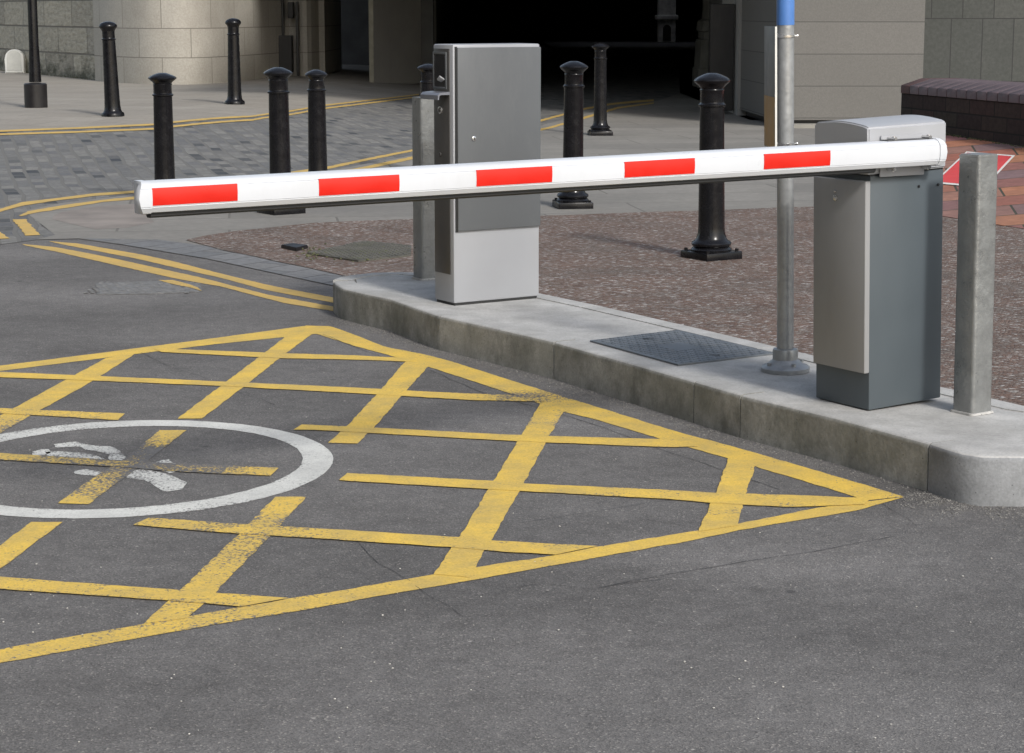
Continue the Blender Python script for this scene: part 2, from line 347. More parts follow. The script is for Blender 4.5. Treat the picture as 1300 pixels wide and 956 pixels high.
# ------------------------------------------------------------------ painted markings
ZL = [0]
WEAR = []   # (x, y, radius, amount)
def wear_at(p):
    return min(1, sum(a * math.exp(-((p.x - x) ** 2 + (p.y - y) ** 2) / (r * r)) for x, y, r, a in WEAR))
def resample(pts, n):
    d = [0]
    for a, b in zip(pts, pts[1:]): d.append(d[-1] + (b - a).length)
    out = []
    for i in range(n + 1):
        s_ = d[-1] * i / n; k = 0
        while k < len(d) - 2 and d[k + 1] < s_: k += 1
        t = (s_ - d[k]) / max(1e-9, d[k + 1] - d[k]); out.append(pts[k].lerp(pts[k + 1], t))
    return out
def strip(bm, lay, Lp, Rp, z=None, nx=4, step=.035, w=0.0, jit=.0026, world=False):
    if z is None: ZL[0] += 1; z = .0014 + .00014 * ZL[0]
    A = [Vector(p) if world else atg(*p) for p in Lp]; Bp = [Vector(p) if world else atg(*p) for p in Rp]
    for p in A + Bp: p.z = 0
    L = max(sum((b - a).length for a, b in zip(A, A[1:])), .05); n = max(2, min(260, int(L / step)))
    A = resample(A, n); Bp = resample(Bp, n); rows = []
    for i, (a, b) in enumerate(zip(A, Bp)):
        row = []
        for j in range(nx + 1):
            p = a.lerp(b, j / nx)
            if j in (0, nx): p = p + Vector((random.uniform(-jit, jit), random.uniform(-jit, jit), 0))
            v = bm.verts.new((p.x, p.y, gz(p.x, p.y) + z)); v[lay] = min(1, wear_at(p) * (.25 if nx == 3 else 1) + w + (.12 if j in (0, nx) else 0)); row.append(v)
        rows.append(row)
    for r0, r1 in zip(rows, rows[1:]):
        for j in range(nx):
            f = bm.faces.new((r0[j], r0[j + 1], r1[j + 1], r1[j])); f.normal_update()
            if f.normal.z < 0: f.normal_flip()
def marking(name, mat, strips, label, **kw):
    bm = bmesh.new(); lay = bm.verts.layers.float.new('wear')
    for s_ in strips:
        k = dict(kw)
        if len(s_) > 2: k.update(s_[2])
        strip(bm, lay, s_[0], s_[1], **k)
    o = obj(name, bm, mat, road, 'keep', label); return o
def wear(px, py, r, a): p = atg(px, py); WEAR.append((p.x, p.y, r * .75, a * .55))
for a in [(690, 505, .22, .75), (640, 503, .14, .5), (700, 535, .22, .45), (120, 592, .6, .75), (250, 595, .35, .7), (100, 625, .12, .25), (190, 570, .22, .6), (25, 540, .35, .6), (350, 700, .3, .45), (290, 664, .35, .55), (520, 495, .2, .2),
          (900, 600, .12, .3), (920, 650, .10, .4), (850, 566, .12, .2), (60, 745, .5, .3), (700, 705, .3, .25), (300, 785, .25, .4), (100, 820, .4, .3), (470, 757, .3, .2), (990, 640, .12, .3), (120, 515, .2, .3), (800, 630, .25, .3), (1080, 625, .1, .3)]: wear(*a)
box_strips = [
 ([(0, 464.7), (135, 447.4), (262, 431), (391, 413.5)][0:], [(0, 471.3), (131, 455), (262, 438.6), (391, 425)]),
 ([(-200, 489), (0, 464.7)], [(-200, 497), (0, 471.3)]),
 ([(388, 413.7), (419, 414.5), (441, 422), (488, 440.5), (535, 449.5), (576, 460), (635, 479), (714, 503.7), (760, 517.8), (854, 547), (958, 575), (1060, 605), (1148, 631)],
  [(372, 428), (401, 424), (450, 439.5), (500, 453), (544, 466), (587, 480), (645, 499), (717, 523.5), (760, 534), (836, 557), (925, 583), (1010, 608), (1100, 636)]),
 ([(1040, 645), (940, 665), (885, 674.5), (750, 696.3), (698, 706.7), (607, 720.5), (550, 730), (450, 747.6), (366, 761), (304, 772), (186, 792), (0, 825), (-200, 862)],
  [(1148, 631.5), (1089, 648.5), (937, 674), (888, 685), (750, 710), (607, 736), (500, 754), (400, 772.5), (271, 794), (180, 810), (0, 842.5), (-200, 880)]),
 # steep bars
 ([(135, 455), (93.5, 477.5), (20.8, 517), (-60, 560)], [(173, 448.8), (117.7, 484.4), (52, 520.8), (-60, 585)]),
 ([(363.5, 427), (325, 456.7), (283.8, 487.9), (225, 532)], [(402, 420), (353, 456.7), (303, 496.5), (256, 532)]),
 ([(203, 547), (159, 582.6), (120, 606), (73, 639.5)], [(237, 546.7), (184.5, 588.5), (144, 616.5), (112.5, 641)]),
 ([(38.7, 663.7), (0, 693.5), (-60, 740)], [(78.6, 663.7), (0, 723.7), (-60, 770)]),
 ([(516, 458), (484.7, 494), (444, 538), (417, 563)], [(545, 464.4), (516, 496), (478.5, 539.7), (453.6, 564)]),
 ([(350, 631.6), (304, 678), (232, 747.7), (182, 793)], [(389, 631.6), (354, 670), (271, 755.4), (238, 786)]),
 ([(687, 511), (661, 554.4), (630, 606), (587, 677), (550.6, 730)], [(717, 521), (692.5, 563), (663, 618.5), (614.6, 701.5), (597, 734)]),
 ([(925, 582), (907.5, 629), (886.7, 676)], [(959.5, 590), (945.6, 632), (937, 668)]),
 # shallow bars
 ([(194, 443), (353, 449), (450, 452), (530, 455.8)], [(205, 447.7), (353, 455.5), (450, 457.4), (522, 460)]),
 ([(-200, 463), (0, 473), (83, 476.5), (298, 486), (450, 493), (557, 499), (690, 504)], [(-200, 469), (0, 480), (83, 482.7), (284, 491), (450, 500), (601, 509), (692, 511)]),
 ([(-200, 509), (0, 519), (48.5, 521.5), (159, 526)], [(-200, 514), (0, 526), (80, 530), (149, 534.6)]),
 ([(383, 540), (438, 542.3), (656, 553.4), (850, 559), (882, 558.4)], [(373, 546.5), (400, 547), (656, 561.3), (850, 569), (886, 568)]),
 ([(-200, 564), (0, 576.4), (118, 583.5), (220, 589.4), (321, 593.6), (354, 595.3)], [(-200, 572), (0, 585), (132, 592.8), (220, 599.5), (290, 603), (343.5, 605)]),
 ([(441.5, 602), (621.5, 611.5), (663, 615), (850, 623.6), (909, 627), (1010, 630), (1105, 634)], [(429.4, 611), (621.5, 622.6), (850, 635), (902, 640), (1000, 645), (1098, 642)]),
 ([(189.6, 658.7), (309.6, 667), (450, 675), (580, 683.5), (625, 687.7), (758, 695)], [(168, 668), (302, 679), (450, 688), (573, 696.5), (640, 702), (705, 705.7)]),
 ([(-200, 714), (0, 734), (228, 750.8), (366, 761)], [(-200, 730), (0, 749.6), (215, 764), (306, 772)]),
]
marking('box_junction_marking', YEL, box_strips, 'yellow criss-cross box junction painted on the asphalt')
KO = (.694, -.011, .001); KI = (.592, -.009, .0085)
RC = Vector((-1.2664, 6.334, 0)); AA = [i * math.pi / 60 for i in range(121)]
pol = lambda k: [RC + Vector(((k[0] + k[1] * math.cos(2 * a) + k[2] * math.sin(2 * a)) * math.cos(a), (k[0] + k[1] * math.cos(2 * a) + k[2] * math.sin(2 * a)) * math.sin(a), 0)) for a in AA]
marking('ring_marking', WHT, [(pol(KO), pol(KI))], 'white painted circle inside the yellow box', world=True, z=.0016, jit=.002)
m = {'w': .19, 'z': .0013, 'nx': 3}
bike = [([(70, 564), (95, 561), (118, 566), (138, 567), (152, 573), (162, 583)], [(70, 569), (95, 567), (115, 573), (130, 574.5), (138, 580), (142, 590)]),
        ([(38, 577), (50, 570.5), (63, 571)], [(48, 580), (57, 578), (64, 575.5)]),
        ([(58, 574), (90, 573.5), (112, 576), (148, 588)], [(60, 579), (90, 581), (108, 585), (132, 591)]),
        ([(94, 598), (105, 595.5), (125, 598.5), (140, 603)], [(94, 601.5), (106, 603.5), (125, 605), (136, 609)]),
        ([(158, 601), (180, 596), (205, 600), (224, 607), (238, 613)], [(160, 607), (186, 611), (200, 619), (212, 625), (231, 621)]),
        ([(196, 588), (212, 582.5), (228, 592)], [(204, 597), (218, 601), (230, 599)])]
marking('cycle_emblem', WHT, [(a, b, m) for a, b in bike], 'worn white emblem under the yellow cross inside the circle', jit=.008)
YL = [([(62, 306.4), (100, 309.5), (180, 323.5), (220, 332), (280, 347.5), (340, 362), (428, 379)], [(74, 309.5), (110, 316.5), (180, 330), (220, 339.5), (280, 353), (340, 369), (428, 385.5)], {'z': .0016}),
      ([(28, 310), (70, 314), (100, 319.5), (140, 327.4), (220, 345), (252, 352), (340, 374.5), (428, 390.5)], [(32, 312), (70, 319.5), (112, 329), (160, 340), (228, 355), (280, 364), (360, 385), (428, 396)], {'z': .0019})]
marking('double_yellow_line', YEL2, YL, 'double yellow line running to the kerb nose on asphalt', w=.02)
marking('yellow_line_remnant', YEL2, [([(201, 357), (220, 357), (235, 361), (251, 366)], [(215, 361), (228, 364), (240, 366), (256, 371)], {'w': .2, 'z': .0068})], 'worn smear of yellow paint on the drain cover')
th = lambda pts, w: (pts, [(x, y + w) for x, y in pts])
marking('kerbside_yellow_line', YEL2, [(lineC[:5] + lineC[5:], [(x, y + (4.2 if x < 60 else 3.2 if x < 500 else 2.4)) for x, y in lineC], {'z': .0062}),
      ([(24, 274.4), (36, 269), (80, 261.5), (120, 256), (174, 250), (300, 236), (452, 214.5), (521, 200), (600, 183), (700, 161), (742, 148.6), (783, 136.5), (830, 130.5)],
       [(27, 275.6), (42, 271.8), (90, 264), (130, 257.5), (176, 253.6), (300, 239.4), (455, 218), (521, 203.6), (600, 186), (700, 163.5), (744, 150.8), (785, 138.4), (830, 132)], {'z': .0066}),
      ([(16, 279.6), (25, 290), (33, 300.2)], [(33, 279.2), (41, 289), (51, 299.4)], {'z': .0062}), ([(-30, 288), (-16, 297), (-10, 305)], [(-8, 292), (2, 297), (12, 303.6)], {'z': .0062})],
      'double yellow line curving along the cobbled street and forecourt', w=.0, jit=.008)
marking('far_yellow_line', YEL2, [([(-200, 171), (0, 165.8), (98, 162.2), (197, 157.5), (320, 147.4), (370, 140.5), (409, 133.8), (532, 119.7)], [(-200, 173.2), (0, 168), (98, 164.3), (197, 159.7), (320, 149.4), (370, 142.4), (409, 135.6), (532, 121)], {'z': .0075}),
      ([(-200, 176), (0, 170), (98, 167), (197, 163), (320, 152), (370, 144.9), (409, 137.7), (532, 122.6)], [(-200, 178), (0, 172.2), (98, 169.2), (197, 165.2), (320, 154), (370, 146.8), (409, 139.6), (532, 124)], {'z': .0078})],
      'double yellow line along the far pavement edge', w=.0, jit=.008)
# cracks in the asphalt
def crack(pts, w, name='road_crack'):
    P = [atg(*p) for p in pts]; n = int(sum((b - a).length for a, b in zip(P, P[1:])) / .03); P = resample(P, max(4, n)); bm = bmesh.new(); prev = None
    for i, p in enumerate(P):
        d = (P[min(i + 1, len(P) - 1)] - P[max(i - 1, 0)]).normalized(); nrm = Vector((-d.y, d.x, 0))
        o = nrm * (noise.noise(Vector((p.x * 9, p.y * 9, 3))) * .009); ww = w * .5 * (.45 + 1.1 * abs(noise.noise(Vector((p.x * 14, p.y * 14, 0)))))
        a = bm.verts.new(p + o + nrm * ww + Vector((0, 0, .0022))); b = bm.verts.new(p + o - nrm * ww + Vector((0, 0, .0022)))
        if prev: bm.faces.new((prev[0], prev[1], b, a))
        prev = (a, b)
    o = obj(name, bm, TAR, road, True, None); return o
for c in [([(455, 690), (482, 716), (520, 738)], .0022), ([(525, 745), (560, 764), (588, 784)], .002), ([(760, 747), (850, 729), (960, 712), (1060, 696), (1130, 682)], .003),
          ([(545, 470), (610, 498), (700, 522), (775, 546), (830, 568), (930, 601), (990, 622)], .0035), ([(660, 665), (720, 655), (800, 643), (860, 634)], .0022), ([(180, 448), (215, 466), (260, 480)], .0025),
          ([(300, 497), (350, 515)], .0025), ([(660, 745), (690, 742), (745, 748), (840, 736)], .002), ([(410, 425), (480, 452), (540, 475)], .003), ([(870, 668), (820, 660)], .002), ([(1120, 640), (1165, 668)], .0018)]: crack(*c)
# ------------------------------------------------------------------ traffic island with kerb stones
KH = .15
fr = [(422.5, 357), (426, 361), (434.5, 366), (462, 372.5), (494, 379), (525, 390), (557, 401), (620, 415), (703, 434), (790, 458.5), (881, 484.5), (940, 501.5), (1060, 530.5), (1179, 563), (1200, 570), (1221, 576), (1247, 580), (1300, 580.5), (1370, 573), (1430, 556), (1455, 535)]
bk = [(422.5, 355), (430, 352), (445, 349), (472, 346), (521, 345), (600, 354), (685, 372), (760, 387.5), (880, 415), (987, 440), (1034, 451), (1195, 490.5), (1300, 514.6), (1400, 528), (1455, 533)]
FR = [at(a, b, KH) for a, b in fr]; BK = [at(a, b, KH) for a, b in bk]
def offset(P, d):
    out = []
    for i, p in enumerate(P):
        t = (P[min(i + 1, len(P) - 1)] - P[max(0, i - 1)]).normalized(); out.append(p + Vector((-t.y, t.x, 0)) * d)
    return out
KW = .105
FI = offset(FR, KW); BI = offset(BK, -.095)
isl = tag(bpy.data.objects.new('traffic_island', None), 'raised pale concrete island carrying the barrier and the ticket machine', 'traffic island'); COL.objects.link(isl)
topP = FI[1:-1] + BI[1:-1][::-1]
bm = prism([(p.x, p.y) for p in topP], 0, KH - .004)
obj('island_surface', bm, KTOP, isl)
def kseg(a, b, ia, ib, z, mat, name, bev, lab=None):
    """kerb stone between polyline a (outer) and b (inner)"""
    bm = bmesh.new(); zb = -.05
    A = [Vector(p) for p in a]; I = [Vector(p) for p in b]
    # fine joint: pull ends in
    d0 = (A[1] - A[0]).normalized() * .0035; d1 = (A[-1] - A[-2]).normalized() * .0035
    A[0] += d0; I[0] += d0; A[-1] -= d1; I[-1] -= d1
    ring = [(p.x, p.y) for p in A] + [(p.x, p.y) for p in I[::-1]]
    bmv = [bm.verts.new((x, y, zb)) for x, y in ring]; tv = [bm.verts.new((x, y, z)) for x, y in ring]; n = len(ring)
    top = bm.faces.new(tv); bm.faces.new(bmv[::-1]); sides = [bm.faces.new((bmv[i], bmv[(i + 1) % n], tv[(i + 1) % n], tv[i])) for i in range(n)]
    k = len(A); es = [e for i in range(k - 1) for e in top.edges if {e.verts[0], e.verts[1]} == {tv[i], tv[i + 1]}]
    bmesh.ops.recalc_face_normals(bm, faces=bm.faces[:])
    bmesh.ops.bevel(bm, geom=es, offset=bev, segments=4, affect='EDGES', profile=.5)
    return obj(name, bm, mat, isl, True, lab)
cuts = [0, 6, 8, 10, 11, 13, len(FR) - 1]
for i, (a, b) in enumerate(zip(cuts, cuts[1:])):
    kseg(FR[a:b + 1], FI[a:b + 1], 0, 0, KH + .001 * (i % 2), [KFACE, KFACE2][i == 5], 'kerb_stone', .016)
for a, b in zip([0, 4, 7, 9, 11], [4, 7, 9, 11, len(BK) - 1]):
    kseg(BK[a:b + 1][::-1], BI[a:b + 1][::-1], 0, 0, KH, KTOP, 'edging_stone', .008)
# same stone: side faces carry a darker shade tone, tops get the pale slot
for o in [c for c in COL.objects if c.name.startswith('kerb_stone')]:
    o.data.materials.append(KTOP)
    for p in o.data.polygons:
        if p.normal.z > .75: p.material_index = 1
# ------------------------------------------------------------------ local frame of machines
ANG = math.atan2(.538, .843)
E1 = Vector((math.cos(ANG), math.sin(ANG), 0)); E2 = Vector((-math.sin(ANG), math.cos(ANG), 0))
def onface(px, py, o, n):           # -> local (x, y, z) rel. to corner o
    p = hit(px, py, o, n) - o; return p.dot(E1), p.dot(E2), p.z
# --- ticket machine: origin at front corner
o1 = at(576.4, 387.5, KH)
wM = onface(684.7, 377.2, o1, E2)[0]; dM = abs(onface(551.6, 381.9, o1, E1)[1]); hM = ztop(o1, 56.5) - KH
fx = lambda px, py: (onface(px, py, o1, E2)[0], onface(px, py, o1, E2)[2])     # wide face  -> (x, z)
fy = lambda px, py: (onface(px, py, o1, E1)[1], onface(px, py, o1, E1)[2])     # narrow face -> (y, z)
tm = thing('ticket_machine', 'tall grey car park ticket machine standing on the concrete island', 'ticket machine', o1, ANG)
iy0, iz1 = fy(571, 62); iy1 = dM - .012; iz0 = fy(560, 346)[1]
bm = B(0, wM, 0, dM, .007, hM, bev=.008)
obj('body', bm, LGT, tm, True)
obj('base_plinth', B(.008, wM - .008, .008, dM - .008, -.004, .008), RUB, tm)
px0, pz1 = fx(578.5, 60.5); px1 = wM - .003; pz0 = fx(640, 289.5)[1]
obj('side_door', B(px0, px1, -.016, .001, pz0, pz1, bev=.005), DGR, tm, True)
obj('door_gasket', B(px0 - .006, px0 + .004, -.006, .0005, pz0 - .004, pz1 + .004), RUB, tm)
lx, lz = fx(599, 175.6)
lk = obj('door_lock', lathe([(.011, 0), (.011, .004), (.006, .006)], 20), CHR, tm, True); lk.rotation_euler = (R(90), 0, 0); lk.location = (lx, -.016, lz)
obj('keyhole', B(-.0015, .0015, -.005, .005, .006, .008), BLKP, lk)
obj('front_inset', B(-.004, .001, iy0, iy1, iz0, iz1, bev=.0015), INS, tm, True)
y0, z1 = fy(566.5, 69); z0 = fy(560, 110)[1]; y1 = dM - .02
fr_ = bmesh.new()
for b in ((y0 - .01, y0, z0 - .01, z1 + .01), (y1, y1 + .01, z0 - .01, z1 + .01), (y0, y1, z1, z1 + .01), (y0, y1, z0 - .01, z0)):
    box(fr_, -.008, -.0035, b[0], b[1], b[2], b[3], bev=.001)
wf = obj('display_window', fr_, DGR, tm, True)
obj('display_glass', B(-.0065, -.0045, y0, y1, z0, z1), GLASS, wf)
bm = bmesh.new(); za = fy(560, 100)[1]
for v in [[(-.0068, y0 + .004, z0 + .03), (-.0068, y0 + .035, z0 + .02), (-.03, y0 + .03, z0 + .03), (-.03, y0 + .008, z0 + .045)]]:
    q = [bm.verts.new(c) for c in v]; q2 = [bm.verts.new((c[0], c[1], c[2] + .006)) for c in v]; bm.faces.new(q); bm.faces.new(q2[::-1])
    for i in range(4): bm.faces.new((q[i], q[(i + 1) % 4], q2[(i + 1) % 4], q2[i]))
obj('ticket_slot', bm, LGT, tm)
zl = fy(557, 122)[1]; bm = bmesh.new()
pr = [(-.004, zl + .022), (-.055, zl + .018), (-.066, zl + .008), (-.066, zl - .012), (-.060, zl - .012), (-.058, zl + .004), (-.050, zl + .009), (-.004, zl + .009)]
for yy in ((iy0 - .006, iy1 + .012),):
    a = [bm.verts.new((x, yy[0], z)) for x, z in pr]; b = [bm.verts.new((x, yy[1], z)) for x, z in pr]; n = len(pr)
    bm.faces.new(a); bm.faces.new(b[::-1])
    for i in range(n): bm.faces.new((a[i], a[(i + 1) % n], b[(i + 1) % n], b[i]))
obj('ticket_ledge', bm, M_plain('ledge_metal', (.20, .21, .24), .35, metal=.3), tm)
for (px, py, r, mt, nm) in ((560, 139.8, .017, CHR, 'call_button'), (560, 196, .009, INS, 'coin_slot')):
    yy, zz = fy(px, py); o = obj(nm, lathe([(r, 0), (r, .004), (r * .75, .005), (r * .7, .003)], 24), mt, tm, True); o.rotation_euler = (0, R(-90), 0); o.location = (-.004, yy, zz)
    if nm == 'call_button': obj('button_cap', lathe([(r * .62, .002), (r * .55, .006)], 20), INS, o, True)
# --- barrier
o2 = at(1103, 521, KH)
cx = lambda px, py: (onface(px, py, o2, E2)[0], onface(px, py, o2, E2)[2])
cy = lambda px, py: (onface(px, py, o2, E1)[1], onface(px, py, o2, E1)[2])
wC = cx(1195, 508)[0] - .004; dC = cy(1035.8, 505)[0]; hT = ztop(o2, 160) - KH
bar = thing('parking_barrier', 'lowered red and white striped parking barrier with grey motor cabinet', 'barrier', o2, ANG)
zh0 = cx(1150, 221)[1]      # hood bottom
obj('cabinet', B(0, wC, 0, dC, 0, zh0, bev=.003), CBG, bar, True)
zd1 = cy(1070, 225)[1]; zd0 = cy(1098, 472)[1]
dr = obj('cabinet_door', B(-.024, -.001, -.003, dC - .012, zd0, zd1, bev=.004), DOORM, bar, True)
yy, zz = cy(1061, 246)
yy = dC * .53
lk = obj('door_lock', lathe([(.010, 0), (.010, .004), (.005, .006)], 20), CHR, dr, True); lk.rotation_euler = (0, R(-90), 0); lk.location = (-.024, yy, cy(1061, 248)[1])
obj('lock_cover', B(-.0045, -.001, yy - .006, yy + .006, cy(1061, 246)[1] - .005 + .03 - .012, cy(1061, 246)[1] + .03 - .012, bev=.001), CHR, dr).location = (-.024, 0, 0)
obj('door_gap', B(-.001, wC - .002, .002, dC - .002, zh0, zh0 + .006), RUB, bar)
# hood with arched roof
bm = bmesh.new(); n = 14; prof = []
zt = hT
h0, h1 = -.020, wC + .002; ya, yb = -.010, dC - .010
for side in (0, 1):
    pass
arch = [(ya, zh0 + .006), (ya, zt - .004)] + [(ya + (yb - ya) * i / n, zt + .013 * math.sin(math.pi * min(1, (i / n) * .93 + .0))) for i in range(1, n)] + [(yb, zt - .004), (yb, zh0 + .006)]
a = [bm.verts.new((h0, y, z)) for y, z in arch]; b = [bm.verts.new((h1, y, z)) for y, z in arch]; N = len(arch)
bm.faces.new(a); bm.faces.new(b[::-1])
for i in range(N): bm.faces.new((a[i], a[(i + 1) % N], b[(i + 1) % N], b[i]))
bmesh.ops.recalc_face_normals(bm, faces=bm.faces[:])
bmesh.ops.bevel(bm, geom=[e for e in bm.edges if e.calc_face_angle(0) > R(40)], offset=.005, segments=3, affect='EDGES')
obj('hood', bm, HOOD, bar, True)
# arm: a horizontal boom parallel to the wide face, in front of it
ob = o2 - E2 * .085
bo = lambda px, py: (onface(px, py, ob, E2)[0], onface(px, py, ob, E2)[2])
bx1, _ = bo(1200, 195); bx0, _ = bo(186, 253); 
zr = (bo(1190, 177.2)[1] + bo(1190, 210.5)[1]) / 2; zl_ = (bo(200, 231.5)[1] + bo(200, 271.5)[1]) / 2
hr = (bo(1190, 177.2)[1] - bo(1190, 210.5)[1]); hl = (bo(200, 231.5)[1] - bo(200, 271.5)[1])
print('BAR', bx0, bx1, zl_, zr, hl, hr, 'cab', wC, dC, hT, 'mach', wM, dM, hM)
def bz(x): t = (x - bx0) / (bx1 - bx0); return zl_ + (zr - zl_) * t, (hl + (hr - hl) * t)
prf = [(-.5, -.012), (-.46, -.026), (-.30, -.0345), (-.28, -.0335), (-.26, -.0355), (0, -.037), (.26, -.0355), (.28, -.0335), (.30, -.0345), (.42, -.026), (.5, -.012), (.5, .03), (-.5, .03)]
def boom(bm, x0, x1, scale=1, nseg=12, dy=0, grow=0):
    R0 = []
    for i in range(nseg + 1):
        x = x0 + (x1 - x0) * i / nseg; zc, h = bz(x); R0.append([bm.verts.new((x, (y - (grow if y < 0 else 0)) + dy, zc + k * (h + 2 * grow))) for k, y in prf])
    n = len(prf)
    for a, b in zip(R0, R0[1:]):
        for j in range(n): bm.faces.new((a[j], a[(j + 1) % n], b[(j + 1) % n], b[j]))
    bm.faces.new(R0[0][::-1]); bm.faces.new(R0[-1]); return bm
YB = -.085 + .037
arm = obj('boom_arm', boom(bmesh.new(), bx0, bx1 - .012, dy=YB), BARW, bar, True)
# red reflective films wrapped on the front
def film(pa, pb):
    xa = bo(pa, 250 - (pa - 190) * .055)[0]; xb = bo(pb, 250 - (pb - 190) * .055)[0]; bm = bmesh.new()
    ks = [(-.285, -.0360), (-.25, -.0366), (-.1, -.0377), (.0, -.038), (.1, -.0377), (.25, -.0366), (.275, -.0362)]
    rows = []
    for i in range(5):
        x = xa + (xb - xa) * i / 4; zc, h = bz(x); rows.append([bm.verts.new((x, YB + y - .0006, zc + (k + .045) * h)) for k, y in ks] + [bm.verts.new((x, YB + y + .002, zc + (k + .045) * h)) for k, y in ks[::-1]])
    n = len(rows[0])
    for a, b in zip(rows, rows[1:]):
        for j in range(n): bm.faces.new((a[j], a[(j + 1) % n], b[(j + 1) % n], b[j]))
    bm.faces.new(rows[0][::-1]); bm.faces.new(rows[-1])
    obj('red_stripe', bm, REDR, arm, True)
for a, b in ((192, 301.5), (405, 507), (605, 701), (793, 882), (970, 1054)): film(a, b)
# rubber edge under the arm
bm = bmesh.new(); xs = [bx0 + .02 + (bx1 - .30 - bx0) * i / 10 for i in range(11)]; rr = []
for x in xs:
    zc, h = bz(x); zb = zc - .5 * h; rr.append([bm.verts.new((x, YB + y, zb + z)) for y, z in ((-.014, .001), (-.014, -.008), (-.006, -.013), (.012, -.013), (.02, -.006), (.02, .001))])
for a, b in zip(rr, rr[1:]):
    for j in range(6): bm.faces.new((a[j], a[(j + 1) % 6], b[(j + 1) % 6], b[j]))
bm.faces.new(rr[0][::-1]); bm.faces.new(rr[-1]); obj('rubber_edge', bm, RUB, arm)
# end caps (domed)
def cap(xe, dirn, name, depth):
    bm = bmesh.new(); zc, h = bz(xe); rows = []
    bow = lambda k: depth * max(0, 1 - (1.8 * k) ** 2)
    for sx, sc, bw in ((-.012, 1.0, 0), (-.012, 1.05, 0), (.004, 1.05, .0), (.004, 1.05, 1), (.005, .97, 1.08), (.006, .6, 1.12)):
        rows.append([bm.verts.new((xe + dirn * (sx + bow(k) * bw), YB + y * sc * (1 if sc > .95 else .8) - (.002 if y < 0 and sc > .99 else 0), zc + k * h * (sc if sc > .9 else .9))) for k, y in prf])
    n = len(prf)
    for a, b in zip(rows, rows[1:]):
        for j in range(n): bm.faces.new((a[j], a[(j + 1) % n], b[(j + 1) % n], b[j]))
    bm.faces.new(rows[0][::-1]); bm.faces.new(rows[-1]); obj(name, bm, BARW, arm, True)
cap(bx0 + .003, -1, 'end_cap', .020); cap(bx1 - .012, 1, 'end_cap', .014)
# clamps holding the arm to the drive shaft
xc = bo(1146, 180)[0]; xc2 = bo(1190, 178)[0]
mb = bmesh.new(); zc, h = bz(xc)
box(mb, xc - .03, xc2 + .012, YB + .030, -.013, zc - .075, zc + .058, bev=.002)
obj('mounting_plate', mb, LGT, bar, True)
for x in (xc, xc2):
    zc, h = bz(x)
    for s_ in (1, -1):
        bm = cyl((x, YB - .006, zc + s_ * (h / 2 + .006)), (x, YB + .03, zc + s_ * (h / 2 + .006)), .0065, 12)
        cyl((x, YB + .004, zc + s_ * (h / 2 + .001)), (x, YB + .004, zc + s_ * (h / 2 + .014)), .005, 8, bm)
        obj('clamp_bolt', bm, CHR, bar, True)
bm = bmesh.new(); zc, h = bz(xc)
box(bm, xc - .035, xc2 + .01, YB - .008, YB + .032, zc + h / 2 + .0005, zc + h / 2 + .0035, bev=.001)
obj('clamp_strap', bm, M_plain('dark_strap', (.10, .10, .10), .4, metal=.5), bar, True)
for px, py in ((1166, 236.5), (1190.5, 234.3)):
    x, z = cx(px, py); o = obj('cabinet_bolt', lathe([(.0045, 0), (.0045, .004), (.003, .0055)], 14), BLKP, bar, True); o.rotation_euler = (R(90), 0, 0); o.location = (x, 0, z)
for o in bar.children:      # the motor cabinet stands slightly out of plumb
    if o.name.split('.')[0] in ('cabinet', 'cabinet_door', 'hood', 'door_gap', 'cabinet_bolt'): o.rotation_euler.y = R(-1.7) if o.name.split('.')[0] != 'cabinet_bolt' else 0
# ------------------------------------------------------------------ silver guard posts
def guard_post(px, py, top, label):
    p = at(px, py, KH); h = ztop(p, top) - KH
    t = thing('guard_post', label, 'post', p, ANG, 'silver painted guard posts on the island')
    a = .046; r = .012; pts = []
    for cxx, cyy, a0 in ((a - r, a - r, 0), (-a + r, a - r, 90), (-a + r, -a + r, 180), (a - r, -a + r, 270)):
        for k in range(5): pts.append((cxx + r * math.cos(R(a0 + k * 22.5)), cyy + r * math.sin(R(a0 + k * 22.5))))
    bm = bmesh.new(); rows = []
    for i in range(25):
        z = h * i / 24; rows.append([bm.verts.new((x + random.uniform(-.0005, .0005), y + random.uniform(-.0005, .0005), z)) for x, y in pts])
    for A_, B_ in zip(rows, rows[1:]):
        for j in range(len(pts)): bm.faces.new((A_[j], A_[(j + 1) % 20], B_[(j + 1) % 20], B_[j]))
    bm.faces.new(rows[0][::-1]); obj('shaft', bm, SILV, t, True)
    obj('cap', prism([(x * 1.02, y * 1.02) for x, y in pts], h - .001, h + .007, bev=.004), SILV, t, True)
    obj('grout_collar', prism([(x * 1.16, y * 1.16) for x, y in pts], -.003, .004, bev=.002), KTOP, t)
    t.rotation_euler = (Matrix.Rotation(R(-.7 if px > 1000 else 0), 4, 'Y') @ Matrix.Rotation(ANG, 4, 'Z')).to_euler()
    return t
guard_post(1234, 522, 198, 'silver square guard post at the right of the barrier cabinet')
guard_post(540, 353, 125, 'silver square guard post directly behind the ticket machine')
